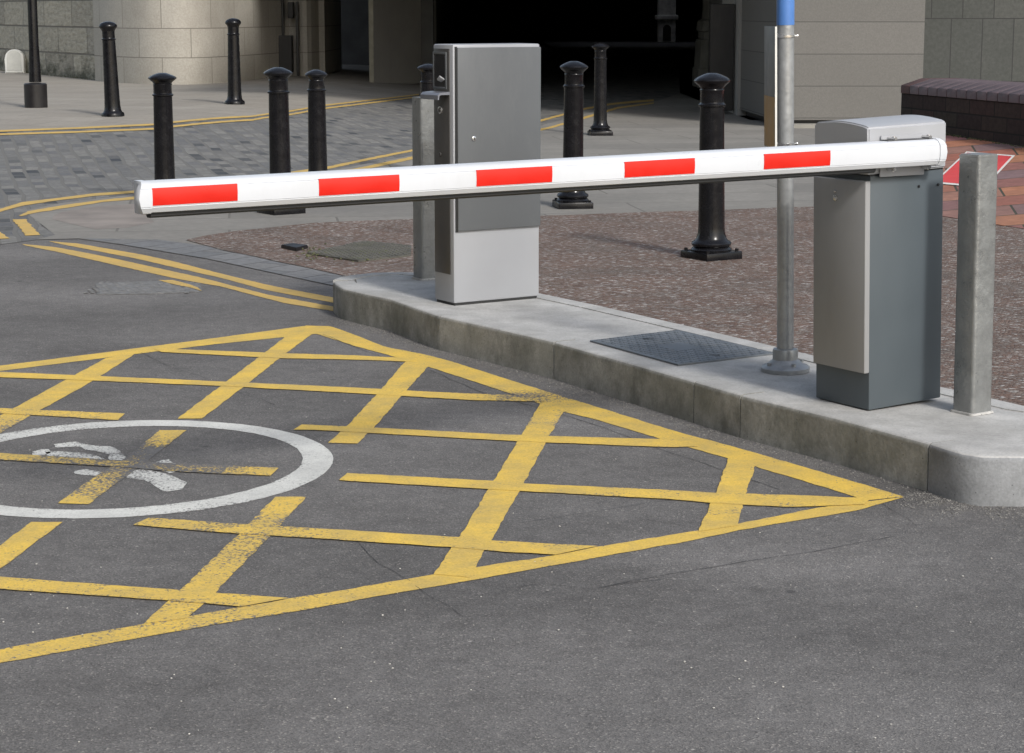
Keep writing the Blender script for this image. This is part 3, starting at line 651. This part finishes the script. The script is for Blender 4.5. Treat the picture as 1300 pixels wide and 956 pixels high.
# ------------------------------------------------------------------ sign pole
pp = at(997, 470, KH)
sp = thing('sign_pole', 'round galvanised sign pole with blue upper band on a flanged foot', 'sign pole', pp)
zb = ztop(pp, 31) - KH
obj('pole', lathe([(.0305, .03), (.0305, zb)], 32), GLV, sp, True)
obj('blue_band', lathe([(.0318, zb - .002), (.0318, zb + 1.6), (.0, zb + 1.62)], 32, cap=False), BLU, sp, True)
fl = obj('base_flange', lathe([(.088, -.003), (.089, .012), (.082, .019), (.066, .024), (.060, .030), (.050, .038), (.046, .042), (.0465, .072), (.044, .080), (.033, .083)], 40), GLV, sp, True)
for k in range(4):
    a = R(20 + 90 * k); obj('flange_bolt', cyl((.066 * math.cos(a), .066 * math.sin(a), .018), (.066 * math.cos(a), .066 * math.sin(a), .033), .008, 6), GLV, fl)
zA = ztop(pp, 46) - KH; zB = ztop(pp, 183) - KH
ztp = ztop(pp, 33) - KH; zbt = ztop(pp, 188) - KH; zmid = ztop(pp, 122) - KH
th_ = R(92.2)        # plate seen nearly edge-on
d = Vector((math.cos(th_), math.sin(th_), 0)); nrm = Vector((-d.y, d.x, 0)); c0 = Vector((-.051, 0, 0))
pl = bpy.data.objects.new('sign_plate', None); COL.objects.link(pl); pl.parent = sp; pl.location = c0 - d * .02; pl.rotation_euler = (0, 0, th_)
bpy.data.objects.remove(pl)
M4 = Matrix.Translation(c0) @ Matrix.Rotation(th_, 4, 'Z')
plate = obj('sign_plate', B(-.10, .14, -.002, .002, zbt, ztp, bev=.0008, xf=M4), SIGNG, sp, True, 'edge-on sign plate')
obj('plate_reflection', B(-.092, .135, .0022, .0034, zbt + .004, zmid, xf=M4), SIGNY, plate)  # brownish reflection on the lower plate, put in as ochre colour
obj('plate_edge', B(-.104, -.1003, -.0035, .0035, zbt, ztp, xf=M4), WPL, plate)
for z in (zA, zB):
    bm = lathe([(.0312, z - .005), (.0345, z - .004), (.0345, z + .004), (.0312, z + .005)], 32, cap=False)
    box(bm, -.050, -.030, -.010, .010, z - .010, z + .010, bev=.002); box(bm, .03, .045, -.004, .004, z - .004, z + .004, bev=.001)
    obj('pipe_clip', bm, CHR, sp, True)
def lean(o, deg, rz=0.0):
    o.rotation_euler = (Matrix.Rotation(R(deg), 4, 'Y') @ Matrix.Rotation(rz, 4, 'Z')).to_euler()
lean(sp, -1.25)
# ------------------------------------------------------------------ bollards
profA = [(.118, .05), (.121, .062), (.112, .072), (.104, .078), (.116, .086), (.119, .097), (.113, .107), (.098, .114), (.090, .128), (.082, .155), (.0785, .19), (.077, .3), (.071, .895), (.0715, .9), (.080, .904), (.080, .914), (.072, .919), (.0695, .925), (.0695, .99), (.072, .995), (.072, 1.0), (.068, 1.005), (.073, 1.015), (.088, 1.03), (.104, 1.043), (.1075, 1.052), (.103, 1.06), (.085, 1.072), (.055, 1.086), (.028, 1.095), (.0, 1.098)]
profB = [(.135, .0), (.135, .03), (.128, .045), (.110, .055), (.100, .075), (.094, .12), (.090, .2), (.075, .88), (.083, .885), (.084, .897), (.075, .903), (.073, .91), (.073, .985), (.078, .99), (.080, 1.0), (.095, 1.018), (.106, 1.032), (.107, 1.043), (.100, 1.06), (.082, 1.078), (.055, 1.09), (.025, 1.097), (0, 1.098)]
profC = [(r * (.86 if z > .925 else 1), z) for r, z in profA]
def bollard(pos, H, prof, rot, label, plate, mat=BLK):
    t = thing('bollard', label, 'bollard', pos, rot, 'black cast iron bollards')
    k = H / 1.098; seg = 32 if prof is not profA else 16
    bm = lathe([(r, z * k) for r, z in prof if z * k < .93 * k], 36); obj('shaft', bm, mat, t, True)
    hd = [(r, z * k) for r, z in prof if z >= .925]; hd = [(hd[0][0], .9 * k)] + hd
    bm = lathe(hd[:-1], 10 if prof is profA else 32, cap=True)
    bmesh.ops.bevel(bm, geom=[e for e in bm.edges if abs(e.verts[0].co.z - e.verts[1].co.z) > .004 and e.calc_face_angle(0) > R(20)], offset=.006, segments=2, affect='EDGES') if prof is profA else None
    obj('head', bm, mat, t, True)
    if plate:
        obj('base_plate', B(-.131, .131, -.131, .131, -.01, .052, bev=.006), mat, t, True)
        for sx, sy in ((1, 1), (1, -1), (-1, 1), (-1, -1)):
            obj('bolt', cyl((sx * .107, sy * .107, .05), (sx * .107, sy * .107, .066), .011, 6), mat, t)
    return t
def place(px, py, top, prof, rot, label, plate, lean=0, H=None):
    p = atg(px, py); h = H or ztop(p, top) - p.z
    o = bollard(p, h, prof, rot, label, plate); o.rotation_euler = (R(random.uniform(-.7, .7)), lean + R(random.uniform(-.3, .3)), rot); return o
place(903, 329, 92, profA, R(32), 'glossy black bollard on brown paving, nearest one, right of centre', True, lean=R(-.6))
place(727, 264, 77, profA, R(10), 'black bollard behind the striped arm just right of the ticket machine', True)
place(762, 172, 54, profA, R(8), 'farther black bollard with square foot at the dark underpass mouth', True)
place(357, 271, 85, profA, R(36), 'black bollard with square foot showing beneath the arm, left of centre', True)
p = at(210, 257); place(210, 257, 92, profA, R(12), 'black bollard behind the free end of the striped arm', True)
place(404, 241, 88, profC, R(20), 'slimmer black bollard with a small knobbly head behind the second red stripe', True)
place(545, 218, 80.5, profA, R(20), 'black bollard with only its head showing beside the ticket machine', True)
place(143.5, 148, 27, profB, 0, 'round-footed black bollard on far pavement beside the black lamp post', False, lean=R(-1.2))
place(298, 132.5, 23, profB, 0, 'round-footed black bollard in front of the curved stone wall', False)
# lamp post
p = atg(46, 137); lp = thing('street_lamp', 'black round lamp post with thick cylindrical foot on far pavement', 'street lamp', p)
rb = 14.3 * p.y / F
obj('foot', lathe([(rb, 0), (rb, ztop(p, 106) - p.z - .01), (rb - .012, ztop(p, 106) - p.z + .003), (.06, ztop(p, 106) - p.z + .01)], 36), BLK2, lp, True)
obj('column', lathe([(.078, .33), (.074, .5), (.062, .8), (.060, 4.2), (.04, 4.25)], 28), BLK, lp, True)
obj('lantern', lathe([(.04, 4.2), (.12, 4.28), (.2, 4.7), (.22, 4.72), (.16, 4.85), (.03, 4.98)], 8), BLK2, lp)
# white marker stone
p = atg(26.5, 92); ms = 23.5 * p.y / F / 2; hh = ztop(p, 62) - p.z
pts = [(-ms, 0), (ms, 0)] + [(ms * math.cos(a), hh - ms + ms * math.sin(a)) for a in [i * math.pi / 14 for i in range(15)]]
def arch_plate(pts, y0, y1, bev=0):
    bm = bmesh.new(); a = [bm.verts.new((x, y0, z)) for x, z in pts]; b = [bm.verts.new((x, y1, z)) for x, z in pts]; n = len(pts)
    f = bm.faces.new(a); bm.faces.new(b[::-1])
    for i in range(n): bm.faces.new((a[i], b[i], b[(i + 1) % n], a[(i + 1) % n]))
    if bev: bmesh.ops.bevel(bm, geom=f.edges[:], offset=bev, segments=3, affect='EDGES')
    return bm
p = p + Vector((.02, -.55, 0)); hh *= .985
ws = thing('marker_stone', 'small white arched marker stone at the foot of the rough wall', 'marker stone', p)
obj('stone', arch_plate(pts, -.06, .10, .02), STONEW, ws, True)
obj('recessed_face', arch_plate([(x * .76, .05 + (z - .0) * .86) for x, z in pts], -.066, -.05, .006), M_plain('weathered_face', (.52, .52, .48), .8, var=.1), ws, True)
# ------------------------------------------------------------------ covers and drains
def quadpts(px, z): return [at(a, b, z) for a, b in px]
q = quadpts([(749, 433), (860, 419.5), (983, 449), (861, 463.5)], KH)
mc = thing('manhole_cover', 'rectangular dark steel access cover set in the concrete island', 'manhole cover', (0, 0, 0))
bm = prism([(v.x, v.y) for v in q], KH - .003, KH + .003); obj('cover_plate', bm, IRON, mc)
bm = bmesh.new(); ctr = sum(q, Vector()) / 4; e1 = (q[1] - q[0]); e2 = (q[3] - q[0])
for i in range(22):
    for j in range(18):
        u = (i + .5) / 22; v = (j + .5) / 18
        if u < .03 or u > .97 or (abs(u - .5) < .13 and abs(v - .5) < .1): continue
        c = q[0] + e1 * u + e2 * v + ((q[2] - q[1]) - e2) * u * v; a = R(35 if (i + j) % 2 else -55); dd = Vector((math.cos(a), math.sin(a), 0)) * .008; nn = Vector((-dd.y, dd.x, 0)) * .3
        vs = [bm.verts.new(c + s1 * dd + s2 * nn + Vector((0, 0, z - c.z))) for z in (KH + .0028, KH + .0045) for s1, s2 in ((1, 1), (-1, 1), (-1, -1), (1, -1))]
        bm.faces.new(vs[4:]); [bm.faces.new((vs[k], vs[(k + 1) % 4], vs[4 + (k + 1) % 4], vs[4 + k])) for k in range(4)]
obj('tread_pattern', bm, IRON, mc)
for (px, py) in ((822, 430), (907, 450.5)):
    c = at(px, py, KH + .0035); obj('lifting_slot', prism([(c.x + x, c.y + y) for x, y in ((-.02, -.006), (.02, -.012), (.022, -.002), (-.018, .006))], KH + .0032, KH + .0052), BLKP, mc)
sl = [q[i].lerp(ctr, .0) for i in range(4)]
# mossy grating in the brown paving
q = [atg(a, b) for a, b in ((390, 324.5), (462, 309), (522, 315), (522, 327), (455, 334.5))]
g = thing('drain_cover', 'mossy slatted cover sunk in the brown paving', 'drain cover', (0, 0, 0))
obj('frame', prism([(v.x, v.y) for v in q], .006, .018), GRATM, g)
bm = bmesh.new(); cc = sum(q, Vector()) / 5
for i in range(-14, 15):
    for j in range(-9, 10):
        c = Vector((cc.x + i * .032 + (j % 2) * .016, cc.y + j * .05, 0)); inside = all(((q[(k + 1) % 5] - q[k]).cross(c - q[k])).z < -.006 for k in range(5)) or all(((q[(k + 1) % 5] - q[k]).cross(c - q[k])).z > .006 for k in range(5))
        if inside: box(bm, c.x - .012, c.x + .012, c.y - .019, c.y + .019, .017, .023, bev=.003, seg=1)
if len(bm.verts): obj('slats', bm, GRATM, g)
q = [atg(a, b) for a, b in ((357, 316.5), (372, 314.5), (391, 317), (376, 320.8))]
tag(obj('cover_plate', prism([(v.x, v.y) for v in q], .006, .03, bev=.004), BLK2), 'small dark metal plate lying on brown paving beside the mossy cover', 'metal plate')
q = [atg(a, b) for a, b in ((121, 360), (196, 357.5), (254, 360), (257, 371), (190, 374), (123, 374.5))]
g = thing('gully_cover', 'dark rectangular road gully cover flush with the asphalt', 'drain cover', (0, 0, 0))
bm = prism([(v.x, v.y) for v in q], .001, .004); obj('frame', bm, M_plain('old_iron', (.13, .13, .128), .8, var=.5, vs=30, bump=.8, bs=50), g)
bm = bmesh.new(); x0, x1 = q[0].x + .02, q[3].x - .03; y0, y1 = q[4].y + .03, q[1].y - .03
nx_ = int((x1 - x0) / .035)
for i in range(nx_):
    for j in range(9):
        if random.random() < .25: continue
        x = x0 + i * .035 + (j % 2) * .017; y = y0 + (y1 - y0) * j / 9; box(bm, x, x + .02, y, y + (y1 - y0) / 14, .0038, .0062)
prism([(v.x, v.y) for v in (x_.lerp(sum(q, Vector()) / 6, .06) for x_ in q)], .0032, .0045, bm)
obj('ribs', bm, M_plain('worn_iron', (.165, .163, .158), .7, var=.4, vs=30), g)
# ------------------------------------------------------------------ left background: stone walls
pw = [atg(a, b) for a, b in ((-420, 60), (-160, 79), (0, 89), (60, 96), (121, 101.5))]
wl = uvwall('rough_stone_wall', [(v.x, v.y) for v in pw], 4.2, ROCK, thick=1.0); tag(wl, 'rough rock-faced stone wall with mossy foot at far left', 'wall')
pc = [atg(a, b) for a, b in ((121, 103), (128, 104), (150, 105.5), (175, 106.8), (200, 107.6), (230, 107.8), (260, 107), (290, 105), (318, 102), (345, 98.5), (362, 97), (378, 97), (396, 96.8), (410, 95), (424, 92), (434, 88))]
pc = [(v.x, v.y) for v in pc]
cwt = thing('curved_stone_wall', 'smooth curved ashlar stone wall bulging between the two far bollards', 'wall', (0, 0, 0))
def catmull(P, k=6):
    out = []
    for i in range(len(P) - 1):
        a, b, c, d = (Vector((*P[max(0, min(len(P) - 1, j))], 0)) for j in (i - 1, i, i + 1, i + 2))
        for q_ in range(k):
            t = q_ / k; v = .5 * ((2 * b) + (c - a) * t + (2 * a - 5 * b + 4 * c - d) * t * t + (-a + 3 * b - 3 * c + d) * t ** 3); out.append((v.x, v.y))
    return out + [P[-1]]
uvwall('wall', catmull([pc[i] for i in (0, 2, 4, 6, 8, 10, 12, 14, 15)]), 4.2, ASHL, cwt, thick=.8, smooth=True)
def vbox(px0, px1, y_base, ptop, pbot, depth, mat, name, par, fwd=.1):
    p = atg((px0 + px1) / 2, y_base); w = (px1 - px0) * p.y / F / 2; zt_ = ztop(p, ptop) if ptop is not None else 4.0; zb_ = ztop(p, pbot) if pbot is not None else p.z - .02
    return obj(name, B(p.x - w, p.x + w, p.y - fwd - depth, p.y - fwd + .2, zb_, zt_, bev=.01), mat, par)
vbox(350.5, 372, 97.3, 45, 92, .12, BLK2, 'cable_box', cwt, .05)
vbox(359.5, 362, 97.3, None, 45, .04, BLKP, 'drain_pipe', cwt, .05)
vbox(368, 374.5, 97.2, 2.5, 23, .10, BLK2, 'meter_box', cwt, .05)
vbox(377.5, 380.5, 97.2, 2, 96, .06, BLKP, 'conduit', cwt, .05)
# grey concrete pillar (left of the underpass)
pA = atg(475, 105.5); pB = atg(534, 107.5); pC = Vector((pB.x + .55, pB.y + .9, pB.z))
u = (pB - pA); nn = Vector((-u.y, u.x, 0)).normalized()
pil = thing('concrete_pillar', 'plain grey concrete pillar at the left of the dark underpass', 'pillar', (0, 0, 0))
px_ = lambda x, y: (x * y / F)
xr = (555 - 650) / F * (pB.y + 1.0)
obj('shaft', prism([(pA.x, pA.y), (pB.x, pB.y), (xr, pB.y + 1.0), (xr - 1.2, pB.y + 1.6), (pA.x - .05, pA.y + 1.1)], pA.z - .05, 4.0), CPIL, pil)
obj('edge_strip', prism([(pA.x - .09, pA.y + .05), (pA.x - .004, pA.y + .05), (pA.x - .004, pA.y + .25), (pA.x - .09, pA.y + .25)], pA.z - .05, 4.0), M_plain('pale_edge_stone', (.30, .28, .22), .8, var=.15), pil)
# ------------------------------------------------------------------ underpass (dark passage under the building)
up = thing('underpass', 'dark underpass opening running beneath the building behind the bollards', 'underpass', (0, 0, 0))
RZ = 3.6
roof = [(-2.4, 26.8), (2.9, 26.2), (2.9, 25.4), (12, 25.4), (12, 112), (-14, 112), (-14, 48), (-5.2, 48), (-4.4, 36), (-2.6, 33)]
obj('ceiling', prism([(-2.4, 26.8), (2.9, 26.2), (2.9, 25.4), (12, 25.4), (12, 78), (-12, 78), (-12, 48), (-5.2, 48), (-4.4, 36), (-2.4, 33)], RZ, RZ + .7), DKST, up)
bm = bmesh.new(); box(bm, -12, 3.0, 78, 86, RZ, RZ + .7); box(bm, 8.6, 12, 78, 86, RZ, RZ + .7); box(bm, -12, 12, 86, 112, RZ, RZ + .7)  # gap left open for the added light well
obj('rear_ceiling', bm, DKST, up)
wl_ = M_plain('added_well_render', (.35, .34, .32), .9, var=.15, vs=1)
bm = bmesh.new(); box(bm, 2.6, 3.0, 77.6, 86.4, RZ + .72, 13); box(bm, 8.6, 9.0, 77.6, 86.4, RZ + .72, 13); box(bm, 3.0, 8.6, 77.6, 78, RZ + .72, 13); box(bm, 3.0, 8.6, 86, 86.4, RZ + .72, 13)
obj('added_light_well', bm, wl_, up)  # added shaft that lets skylight down to the pier and walkway
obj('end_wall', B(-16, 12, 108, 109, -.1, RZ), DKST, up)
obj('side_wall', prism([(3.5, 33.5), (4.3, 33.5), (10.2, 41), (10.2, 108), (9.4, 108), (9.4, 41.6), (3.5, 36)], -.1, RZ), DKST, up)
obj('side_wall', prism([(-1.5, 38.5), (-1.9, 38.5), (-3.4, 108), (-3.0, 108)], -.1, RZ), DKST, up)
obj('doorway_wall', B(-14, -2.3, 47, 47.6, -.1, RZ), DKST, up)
# raised walkway and carved pier inside
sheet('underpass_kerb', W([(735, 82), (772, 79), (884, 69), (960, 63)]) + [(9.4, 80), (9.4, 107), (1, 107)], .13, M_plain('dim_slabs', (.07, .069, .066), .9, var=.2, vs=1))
p = at(846.5, 54, .13); k = p.y / F
cp = thing('niche_pier', 'small carved stone pier with arched niche deep in the dark underpass', 'stone pier', p)
obj('pier_shaft', B(-11 * k, 11 * k, 0, .8, 0, 2.2, bev=.02), DKST2, cp)
obj('cornice', B(-14 * k, 14 * k, -.12, .9, 28 * k, 34 * k, bev=.05), DKST2, cp)
na = [(-5 * k, 2 * k), (5 * k, 2 * k)] + [(5 * k * math.cos(a), 17 * k + 5 * k * math.sin(a)) for a in [i * math.pi / 10 for i in range(11)]]
obj('niche', arch_plate(na, -.02, .01), BLKP, cp)  # flat black plate stands in for the shade inside the hollow
# stone abutment at right of the mouth
ab = thing('stone_abutment', 'weathered moulded stone abutment at the right of the underpass mouth', 'wall', (0, 0, 0))
a0 = at(886, 112); a1 = at(912, 122); a2 = at(941, 150)
bm = bmesh.new()
zs = [(0, 0), (.35, .0), (.38, .03), (.9, .05), (.93, .10), (1.05, .10), (1.08, .06), (1.25, .08), (1.3, .16), (1.45, .18), (3.1, .2)]
L = []
for z, off in zs: L.append([bm.verts.new((a0.x + off, a0.y, z)), bm.verts.new((a1.x + .3, a0.y - .4, z)), bm.verts.new((a1.x + .3, a0.y + 1.2, z)), bm.verts.new((a0.x + off, a0.y + 1.2, z))])
for A_, B_ in zip(L, L[1:]):
    for j in range(4): bm.faces.new((A_[j], A_[(j + 1) % 4], B_[(j + 1) % 4], B_[j]))
bm.faces.new(L[-1]); obj('moulded_stone', bm, M_plain('weathered_stone', (.24, .23, .20), .9, var=.25, vs=3, bump=.5, bs=25), ab)
c = at(919, 118); kk = 28.5 / F
obj('black_panel', B(2.80, 3.14, 28.6, 28.75, .05, HC + .1, bev=.01), BLK2, ab)
obj('return_wall', B(3.16, 3.42, 28.2, 30.5, -.05, 3.1), CPIL, ab)
# big clad pier
A_ = at(939.5, 147); B_ = at(983, 161.5); C_ = at(1169.5, 161.5)
pr = thing('clad_pier', 'wide pale granite-clad pier behind the sign pole', 'pier', (0, 0, 0))
uvwall('cladding', [(A_.x, A_.y), (B_.x, B_.y), (C_.x, C_.y), (C_.x + .02, C_.y + 3)], 5.5, PIERM, pr, z0=.09, thick=.35)
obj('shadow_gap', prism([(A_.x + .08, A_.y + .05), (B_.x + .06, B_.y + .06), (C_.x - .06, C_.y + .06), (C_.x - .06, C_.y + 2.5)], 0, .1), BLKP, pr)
obj('step_edge', prism([(B_.x - .05, B_.y - .30), (C_.x + .2, C_.y - .30), (C_.x + .2, C_.y - .03), (B_.x - .05, B_.y - .03)], 0, .05, bev=.01), SLABK := M_plain('pale_threshold', (.26, .25, .22), .85, var=.15), pr)
dw = uvwall('panelled_wall', [(C_.x + .03, 27.2), (12, 27.2)], 5.5, PANL, thick=.3, z0=0); tag(dw, 'dark grey stone panelled wall behind the brick planter wall', 'wall')
# ------------------------------------------------------------------ red brick ramp and brick wall
ZW = .30
wL = at(1143, 166, ZW); wR = at(1300, 186, ZW); dW = (wR - wL); 
f0 = at(1120, 262.5, .012); f1 = at(1300, 290, .012)
nW = (f1 - f0).cross(wR - f0).normalized()
if nW.z < 0: nW = -nW
far0 = wL - dW * .35; far1 = wR + dW * 1.6; fr1 = f1 + (f1 - f0) * 1.6
bm = bmesh.new(); pts = []
def onpl(px, py, lift=0): return hit(px, py, f0 + nW * lift, nW)
cr = [onpl(1120, 262.5), onpl(1300, 290), onpl(1620, 340), onpl(1560, 219), onpl(1300, 186), onpl(1143, 163), onpl(1122, 160)]
t_ = [bm.verts.new(v) for v in cr]; b_ = [bm.verts.new((v.x, v.y, -.02)) for v in cr]; n = len(cr)
bm.faces.new(t_); [bm.faces.new((b_[i], b_[(i + 1) % n], t_[(i + 1) % n], t_[i])) for i in range(n)]
bmesh.ops.recalc_face_normals(bm, faces=bm.faces[:])
rp = obj('paved_bank', bm, REDP); rp['kind'] = 'structure'
# red triangle-edged marking on the bank
ms_ = [onpl(1227, 192.5, .006), onpl(1288.5, 197.5, .006), onpl(1250, 238.5, .006), onpl(1184, 232.5, .006)]
c_ = sum(ms_, Vector()) / 4
rm = thing('road_sign_marking', 'red ground panel with white border on the red brick paving', 'ground marking', (0, 0, 0))
def slab3(P, n_, t, bm=None):
    bm = bm or bmesh.new(); a = [bm.verts.new(v) for v in P]; b = [bm.verts.new(v + n_ * t) for v in P]; k = len(P); bm.faces.new(b); bm.faces.new(a[::-1])
    for i in range(k): bm.faces.new((a[i], a[(i + 1) % k], b[(i + 1) % k], b[i]))
    return bm
obj('white_border', slab3(ms_, nW, .002), WPL, rm)
obj('red_panel', slab3([v.lerp(c_, .085) + nW * .002 for v in ms_], nW, .002), M_plain('red_ground_paint', (.62, .06, .06), .6, var=.1, vs=5), rm)
# wall
bw = thing('brick_wall', 'low dark brick wall with plum brick-on-edge coping', 'wall', (0, 0, 0))
e = dW.normalized(); nb_ = Vector((-e.y, e.x, 0)); 
if nb_.y < 0: nb_ = -nb_
zt_ = ztop(wL, 118.5)  # top of body at left end
print('WALL', wL, wR, zt_)
Lw = dW.length * 2.4; bm = bmesh.new(); uvl = bm.loops.layers.uv.new('UVMap')
def wq(co, uvs):
    f = bm.faces.new([bm.verts.new(c) for c in co])
    for l, w in zip(f.loops, uvs): l[uvl].uv = w
TH = .55; z0_ = ZW - .25
P0 = wL; P1 = wL + e * Lw; Q0 = P0 + nb_ * TH; Q1 = P1 + nb_ * TH
def Z(v, z): return (v.x, v.y, z)
zt_b = zt_
wq([Z(P0, z0_), Z(P1, z0_), Z(P1, zt_b), Z(P0, zt_b)], [(0, z0_ - zt_b), (Lw, z0_ - zt_b), (Lw, 0), (0, 0)])
wq([Z(Q0, z0_), Z(P0, z0_), Z(P0, zt_b), Z(Q0, zt_b)], [(.18, z0_ - zt_b), (.18 + TH, z0_ - zt_b), (.18 + TH, 0), (.18, 0)])
wq([Z(Q1, z0_), Z(Q0, z0_), Z(Q0, zt_b), Z(Q1, zt_b)], [(0, z0_ - zt_b), (Lw, z0_ - zt_b), (Lw, 0), (0, 0)])
wq([Z(P0, zt_b), Z(P1, zt_b), Z(Q1, zt_b), Z(Q0, zt_b)], [(0, 0), (Lw, 0), (Lw, TH), (0, TH)])
obj('brickwork', bm, DBRK, bw)
# coping: single bricks on edge with a sloped top
cpn = 12.2 / 157 * dW.length; cpn = dW.length / 12.5
zf = ztop(wL, 108.0); k = 0; s0 = 0
zback = zf + (zf - zt_b) * .55
while s0 < Lw:
    bm = bmesh.new(); a = s0 + .005; b = s0 + cpn - .005; o_ = -.012
    sec = [(o_, zt_b + .002), (o_, zf), (.20, zback + .02), (TH + .01, zback + .02), (TH + .01, zt_b + .002)]
    va = [bm.verts.new(Z(wL + e * a + nb_ * y, z)) for y, z in sec]; vb = [bm.verts.new(Z(wL + e * b + nb_ * y, z)) for y, z in sec]
    bm.faces.new(va); bm.faces.new(vb[::-1]); [bm.faces.new((va[i], va[(i + 1) % 5], vb[(i + 1) % 5], vb[i])) for i in range(5)]
    bmesh.ops.recalc_face_normals(bm, faces=bm.faces[:])
    bmesh.ops.bevel(bm, geom=bm.edges[:], offset=.003, segments=1, affect='EDGES')
    obj('coping_brick', bm, COPE if k else COPER, bw, True); s0 += cpn; k += 1
# moss and bits at the wall foot
# ------------------------------------------------------------------ grit, litter and moss
def scatter(name, mat, pts, r0, r1, kind='stuff', flat=.5, label=None, cat=None):
    bm = bmesh.new()
    for x, y, z in pts:
        r = random.uniform(r0, r1); M = Matrix.Translation((x, y, z + r * flat * .5)) @ Matrix.Rotation(random.uniform(0, 6.3), 4, 'Z') @ Matrix.Diagonal((r, r * random.uniform(.5, 1), r * flat, 1))
        bmesh.ops.create_icosphere(bm, subdivisions=1, radius=1, matrix=M)
    o = obj(name, bm, mat); o['kind'] = kind; tag(o, label, cat); return o
gp = []
FB = [at(a, b, KH) for a, b in fr]
for i in range(2600):
    t = random.random() ** .8; s_ = t * (len(FB) - 6) + 2; k = int(s_); p = FB[k].lerp(FB[k + 1], s_ - k); dd = (FB[k + 1] - FB[k]).normalized(); nn = Vector((dd.y, -dd.x, 0))
    q_ = p + nn * (abs(random.gauss(0, .045 + .05 * t)) + .003); gp.append((q_.x, q_.y, 0))
scatter('grit', GRIT, gp, .0012, .0042, label='loose grit gathered along the foot of the kerb', cat='grit')
lp_ = []
for i in range(170):
    p = at(random.uniform(-50, 1350), random.uniform(480, 950)); lp_.append((p.x, p.y, .001))
scatter('stone_chips', LEAF, lp_, .0012, .0032, label='tiny pale stone chips scattered over the asphalt', cat='stone chips')
mp = []
for i in range(110):
    p = atg(random.choice([random.gauss(395, 10), random.gauss(470, 25)]), random.gauss(326, 5)); mp.append((p.x, p.y, .016))
for i in range(500):
    v = P0.lerp(P0 + e * Lw, random.random()) - nb_ * abs(random.gauss(0, .03)); w_ = v - f0; zz = f0.z - (nW.x * (v.x - f0.x) + nW.y * (v.y - f0.y)) / nW.z; mp.append((v.x, v.y, zz))
for i in range(500):
    v = pw[2].lerp(pw[4], random.random()); mp.append((v.x + random.uniform(-.1, .1), v.y - abs(random.gauss(0, .12)), v.z + .01))
scatter('moss', MOSSM, mp, .004, .012, label='tufts of moss along the joints and wall feet', cat='moss')
# ------------------------------------------------------------------ added building left of the view, keeps skylight off left-facing sides
hb = thing('added_shade_building', 'added tall dark grey brick building, out of view, shading left-facing sides', 'building', (0, 0, 0))
fx_ = -8.6
obj('facade', B(fx_ - 6, fx_, -16, 17, -.05, 14.6), M_brick('stock_brick', .225, .075, [(.075, .075, .074), (.10, .098, .095), (.085, .084, .082)], (.09, .088, .085), .01, plane='xz', bump=.3), hb)
obj('cornice', B(fx_ - .1, fx_ + .25, -16.1, 17.1, 14.2, 14.8, bev=.04), CPIL, hb); obj('plinth', B(fx_ - .1, fx_ + .08, -16.05, 17.05, -.05, .7, bev=.02), CPIL, hb)
for iy in range(8):
    for iz in range(4):
        y = -14 + iy * 4.0; z = 1.1 + iz * 3.3
        wd = obj('window', B(fx_ - .02, fx_ + .05, y - .62, y + .62, z - .06, z + 1.96, bev=.01), WPL, hb)
        obj('pane', B(fx_ + .02, fx_ + .056, y - .54, y + .54, z, z + 1.9), GLASS, wd)
# ------------------------------------------------------------------ light
w = bpy.data.worlds.new('World'); S.world = w; w.use_nodes = True; nt = w.node_tree
sky = nt.nodes.new('ShaderNodeTexSky'); sky.sky_type = 'NISHITA'; sky.sun_disc = False
EL = R(36); SX, SY = .50, -.866; AZ = math.atan2(SX, SY)
sky.sun_elevation = EL; sky.sun_rotation = AZ; sky.air_density = 1.2; sky.dust_density = 2.5; sky.ozone_density = 1
bg = nt.nodes['Background']; bg.inputs[1].default_value = .14; hs = nt.nodes.new('ShaderNodeHueSaturation'); hs.inputs['Saturation'].default_value = .7; nt.links.new(sky.outputs[0], hs.inputs['Color']); nt.links.new(hs.outputs[0], bg.inputs[0])
sl_ = bpy.data.lights.new('sun', 'SUN'); sl_.energy = 2.1; sl_.angle = R(8); sl_.color = (1, .975, .94)
so = bpy.data.objects.new('sun', sl_); COL.objects.link(so)
ts = Vector((SX * math.cos(EL), SY * math.cos(EL), math.sin(EL))); so.rotation_euler = ts.to_track_quat('Z', 'Y').to_euler(); so.location = (10, -20, 15)
S.view_settings.view_transform = 'Standard'; S.view_settings.look = 'None'; S.view_settings.exposure = .32; S.view_settings.gamma = 1
S.render.engine = 'CYCLES'
